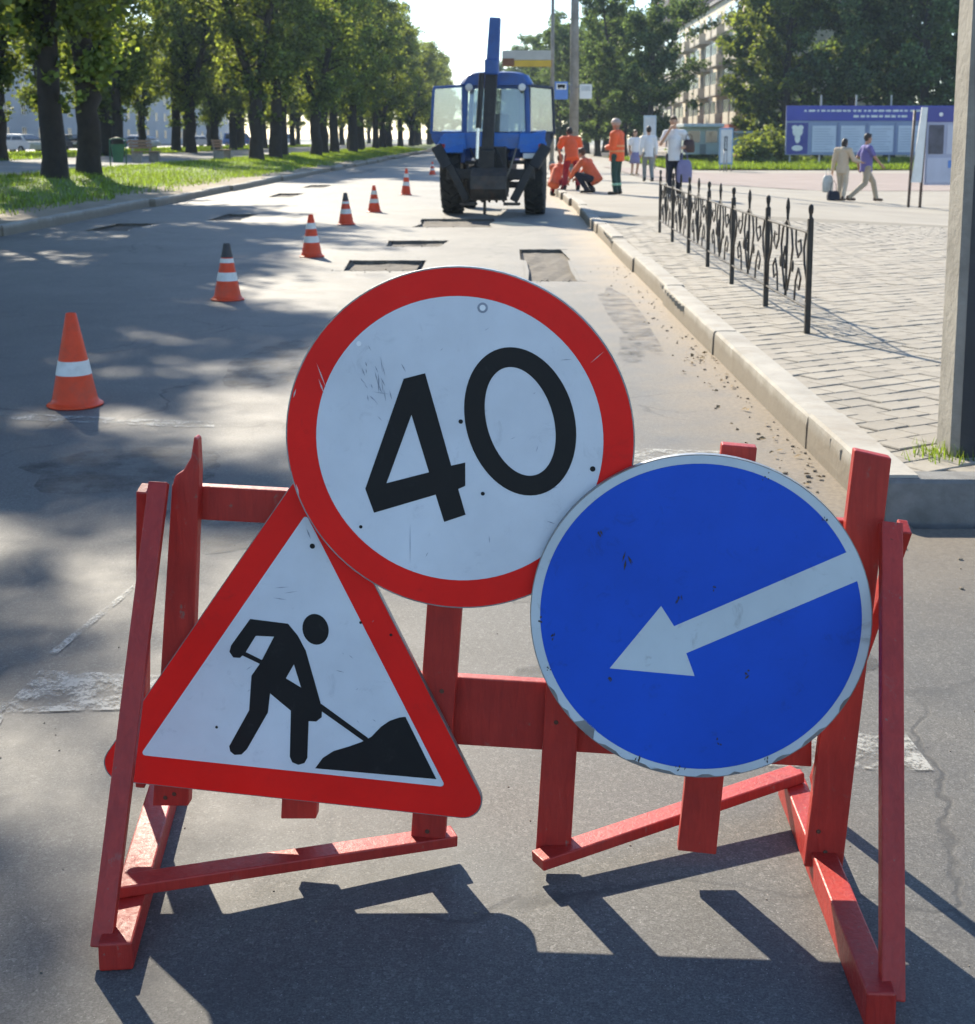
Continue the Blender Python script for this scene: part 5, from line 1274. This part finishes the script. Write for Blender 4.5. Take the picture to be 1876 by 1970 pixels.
while y < 230:
    tree('dcba'[k % 4], -31 + tr_rng.uniform(-1,1), y, zv-.05, tr_rng.uniform(.95,1.1), ORD[k] + ' tree from the camera in the far boulevard row before the parked cars', 'trees on the far boulevard edge'); y += tr_rng.uniform(12,17); k += 1
# right side of the street, beyond the tractor
RS = 'dark trees closing the right side of the street'
for i, (px, Y, kind, s) in enumerate(sorted(((1010,190,'c',1.0),(1040,170,'e',.85),(1075,150,'g',1.0),(1105,178,'e',1.0),(1128,140,'f',.86),(1165,155,'e',.95),(1200,128,'g',1.0),(1222,112,'f',.84),(1252,108,'g',.86),(1150,118,'g',.78),(985,235,'d',1.0),(1020,215,'e',.8),(1100,215,'f',1.05)))):
    p = V(px, 265, Y); tree(kind, p.x, Y, .1, s, ORD[i] + ' in the clump of dark trees behind the tractor, counted from the left', RS, M_LEAF2)
for px, Y, kind, s, lab in ((1462,104,'g',.95,'light green leafy tree hiding the end of the apartment block'), (1508,100,'e',1.0,'tall tree with a bare trunk just left of the notice board'), (1572,104,'f',1.05,'dark dense tree behind the left half of the notice board'), (1640,98,'e',1.05,'very dark tree behind the middle of the notice board'),
                            (1712,106,'f',1.1,'dark tree behind the right half of the notice board'), (1775,96,'g',1.15,'dark conical tree right above the poster stand'), (1842,100,'e',1.15,'dark tree behind the concrete pole'), (1915,104,'f',1.1,'dark tree just beyond the right photo edge')):
    p = V(px, 265, Y); tree(kind, p.x, Y, -.2, s, lab, 'trees behind the square', M_LEAF if px < 1510 else M_LEAF2)
for i, (px, Y) in enumerate(((870,330),(900,345),(935,350),(965,340))):
    p = V(px, 265, Y); tree('abcd'[i], p.x, Y, 0, .9, ORD[i] + ' of four small far trees closing the street end, from the left', 'trees at the street end', M_LEAF2)
# bushes round the kiosks
def bush(px, y, Y, s, label):
    p = V(px, y, Y); t = thing('bush', label, 'bush', (p.x, Y, pave_z(p.x, Y))); r = random.Random(px); vs = []; fs = []; st_ = MB()
    for _ in range(7): a = r.uniform(0, 6.28); st_.tube([(0,0,0),(math.cos(a)*.3*s, math.sin(a)*.3*s, .6*s),(math.cos(a)*.6*s, math.sin(a)*.6*s, 1.3*s)], [.03,.02,.008], 5)
    st_.build('stems', M_BARK, t)
    for _ in range(2600):
        q = Vector((r.gauss(0,.55), r.gauss(0,.45), abs(r.gauss(.6,.42)))) * s; l = .17*r.uniform(.6,1.3); u = Vector((r.gauss(0,1), r.gauss(0,1), r.gauss(0,.7))).normalized()*l; w = u.cross(Vector((r.gauss(0,1), r.gauss(0,1), r.gauss(0,1)))).normalized()*l*.5
        b = len(vs); vs += [tuple(q-u), tuple(q+w), tuple(q+u), tuple(q-w)]; fs.append((b, b+1, b+2, b+3))
    me = bpy.data.meshes.new('foliage'); me.from_pydata(vs, [], fs); link('foliage', me, M_LEAF, t)
bush(1478, 300, 90, 1.5, 'bright green bush between the pale kiosk and notice board'); bush(1452, 300, 88, 1.0, 'low bush in front of the pale blue kiosk'); bush(1345, 300, 100, 1.3, 'bush behind the grey green kiosk')

# ================================================================== BUILDINGS
def block(name, label, x, y0, y1, depth, storeys, sh, wall, facing, cols, balc, base=None, z0=0.0, rows_from=0):
    t = thing(name, label, 'building', (x, y0, z0)); L = y1-y0; H = storeys*sh+.8; f = facing
    MB().box(0 if f < 0 else -depth, depth if f < 0 else 0, 0, L, -.5, H).build('wall', wall, t)
    MB().box(-.35 if f < 0 else -depth-.35, depth+.35 if f < 0 else .35, -.35, L+.35, H+.001, H+.35).build('roof', paint('roof_slab', (.22,.21,.20), .8), t)
    frm = paint('window_frame', (.62,.60,.56), .6, .06, 2); gl = glass_mat('house_glass', (.045,.055,.065)); sx = -1 if f < 0 else 1
    cw = L/cols; proto = None; bproto = None
    for r_ in range(rows_from, storeys):
        for c in range(cols):
            loc = (0, cw*(c+.5), .9 + sh*r_)
            if proto is None:
                m = MB()
                for a0, a1, b0, b1 in ((-.85,-.75,0,1.6),(.75,.85,0,1.6),(-.75,.75,0,.1),(-.75,.75,1.5,1.6),(-.05,.05,.1,1.5)): m.box(min(sx*.001, sx*.08), max(sx*.001, sx*.08), a0, a1, b0, b1)
                proto = m.build('window', frm, t); pn = MB().box(min(sx*.002, sx*.03), max(sx*.002, sx*.03), -.75, .75, .1, 1.5).build('pane', gl, proto); w = proto
            else: w = copy_tree(proto, t)
            w.location = loc
            if balc and r_ > 0 and (c % 3) != 1:
                if bproto is None:
                    m = MB(); m.box(min(0, sx*1.2), max(0, sx*1.2), -1.6, 1.6, -1.0, -.86); bproto = m.build('balcony', paint('balcony_slab', (.40,.37,.31), .8), t)
                    rl = MB(); rl.box(min(sx*1.14, sx*1.2), max(sx*1.14, sx*1.2), -1.6, 1.6, -.85, .12); rl.box(min(0, sx*1.13), max(0, sx*1.13), -1.6, -1.55, -.85, .12); rl.box(min(0, sx*1.13), max(0, sx*1.13), 1.55, 1.6, -.85, .12); rl.build('balcony_front', paint('balcony_front', (.50,.45,.36), .8, .25, .8), bproto)
                    gz = MB(); gz.box(min(sx*1.12, sx*1.16), max(sx*1.12, sx*1.16), -1.5, 1.5, .13, 1.3); gz.build('balcony_glazing', glass_mat('balcony_glass', (.16,.17,.17), .12), bproto); bb = bproto
                else: bb = copy_tree(bproto, t)
                bb.location = (sx*.002, loc[1], loc[2])
    if base: MB().box(min(sx*.002, sx*.6), max(sx*.002, sx*.6), 0, L*.8, -.4, 3.6).build('shop_front', base, t)
    return t
block('apartment_block', 'cream five storey apartment block with balconies beyond the square', 22.4, 116, 180, 12, 5, 2.9, paint('cream_wall', (.66,.58,.43), .85, .1, .4, .1, 0, (.42,.35,.26), .4), -1, 16, True, paint('red_shop_front', (.34,.085,.07), .7, .2, .3))
block('apartment_block', 'pale grey apartment block glimpsed behind the left boulevard trees', -60, 60, 300, 14, 5, 3.0, paint('pale_wall', (.46,.47,.48), .85, .08, .2, .05), 1, 40, False, z0=.4)
block('apartment_block', 'brown brick tower showing above the right street trees', 30, 250, 275, 20, 9, 3.0, paint('brick_wall', (.30,.21,.17), .85, .1, .4, .05), -1, 7, True)

# ================================================================== HAZE
def haze():
    o = MB().box(-420, 420, -60, 720, -1.7, 34).build('haze', None); m = bpy.data.materials.new('summer_haze'); m.use_nodes = True; nt = m.node_tree
    nt.nodes.remove(nt.nodes['Principled BSDF']); v = node(nt, 'ShaderNodeVolumePrincipled'); v.inputs['Color'].default_value = (.62,.80,1,1); v.inputs['Density'].default_value = .00028; v.inputs['Anisotropy'].default_value = .2
    nt.links.new(v.outputs[0], nt.nodes['Material Output'].inputs['Volume']); o.data.materials.append(m)
    tag(o, 'thin pale summer haze filling the street', 'haze', kind='stuff')
haze()
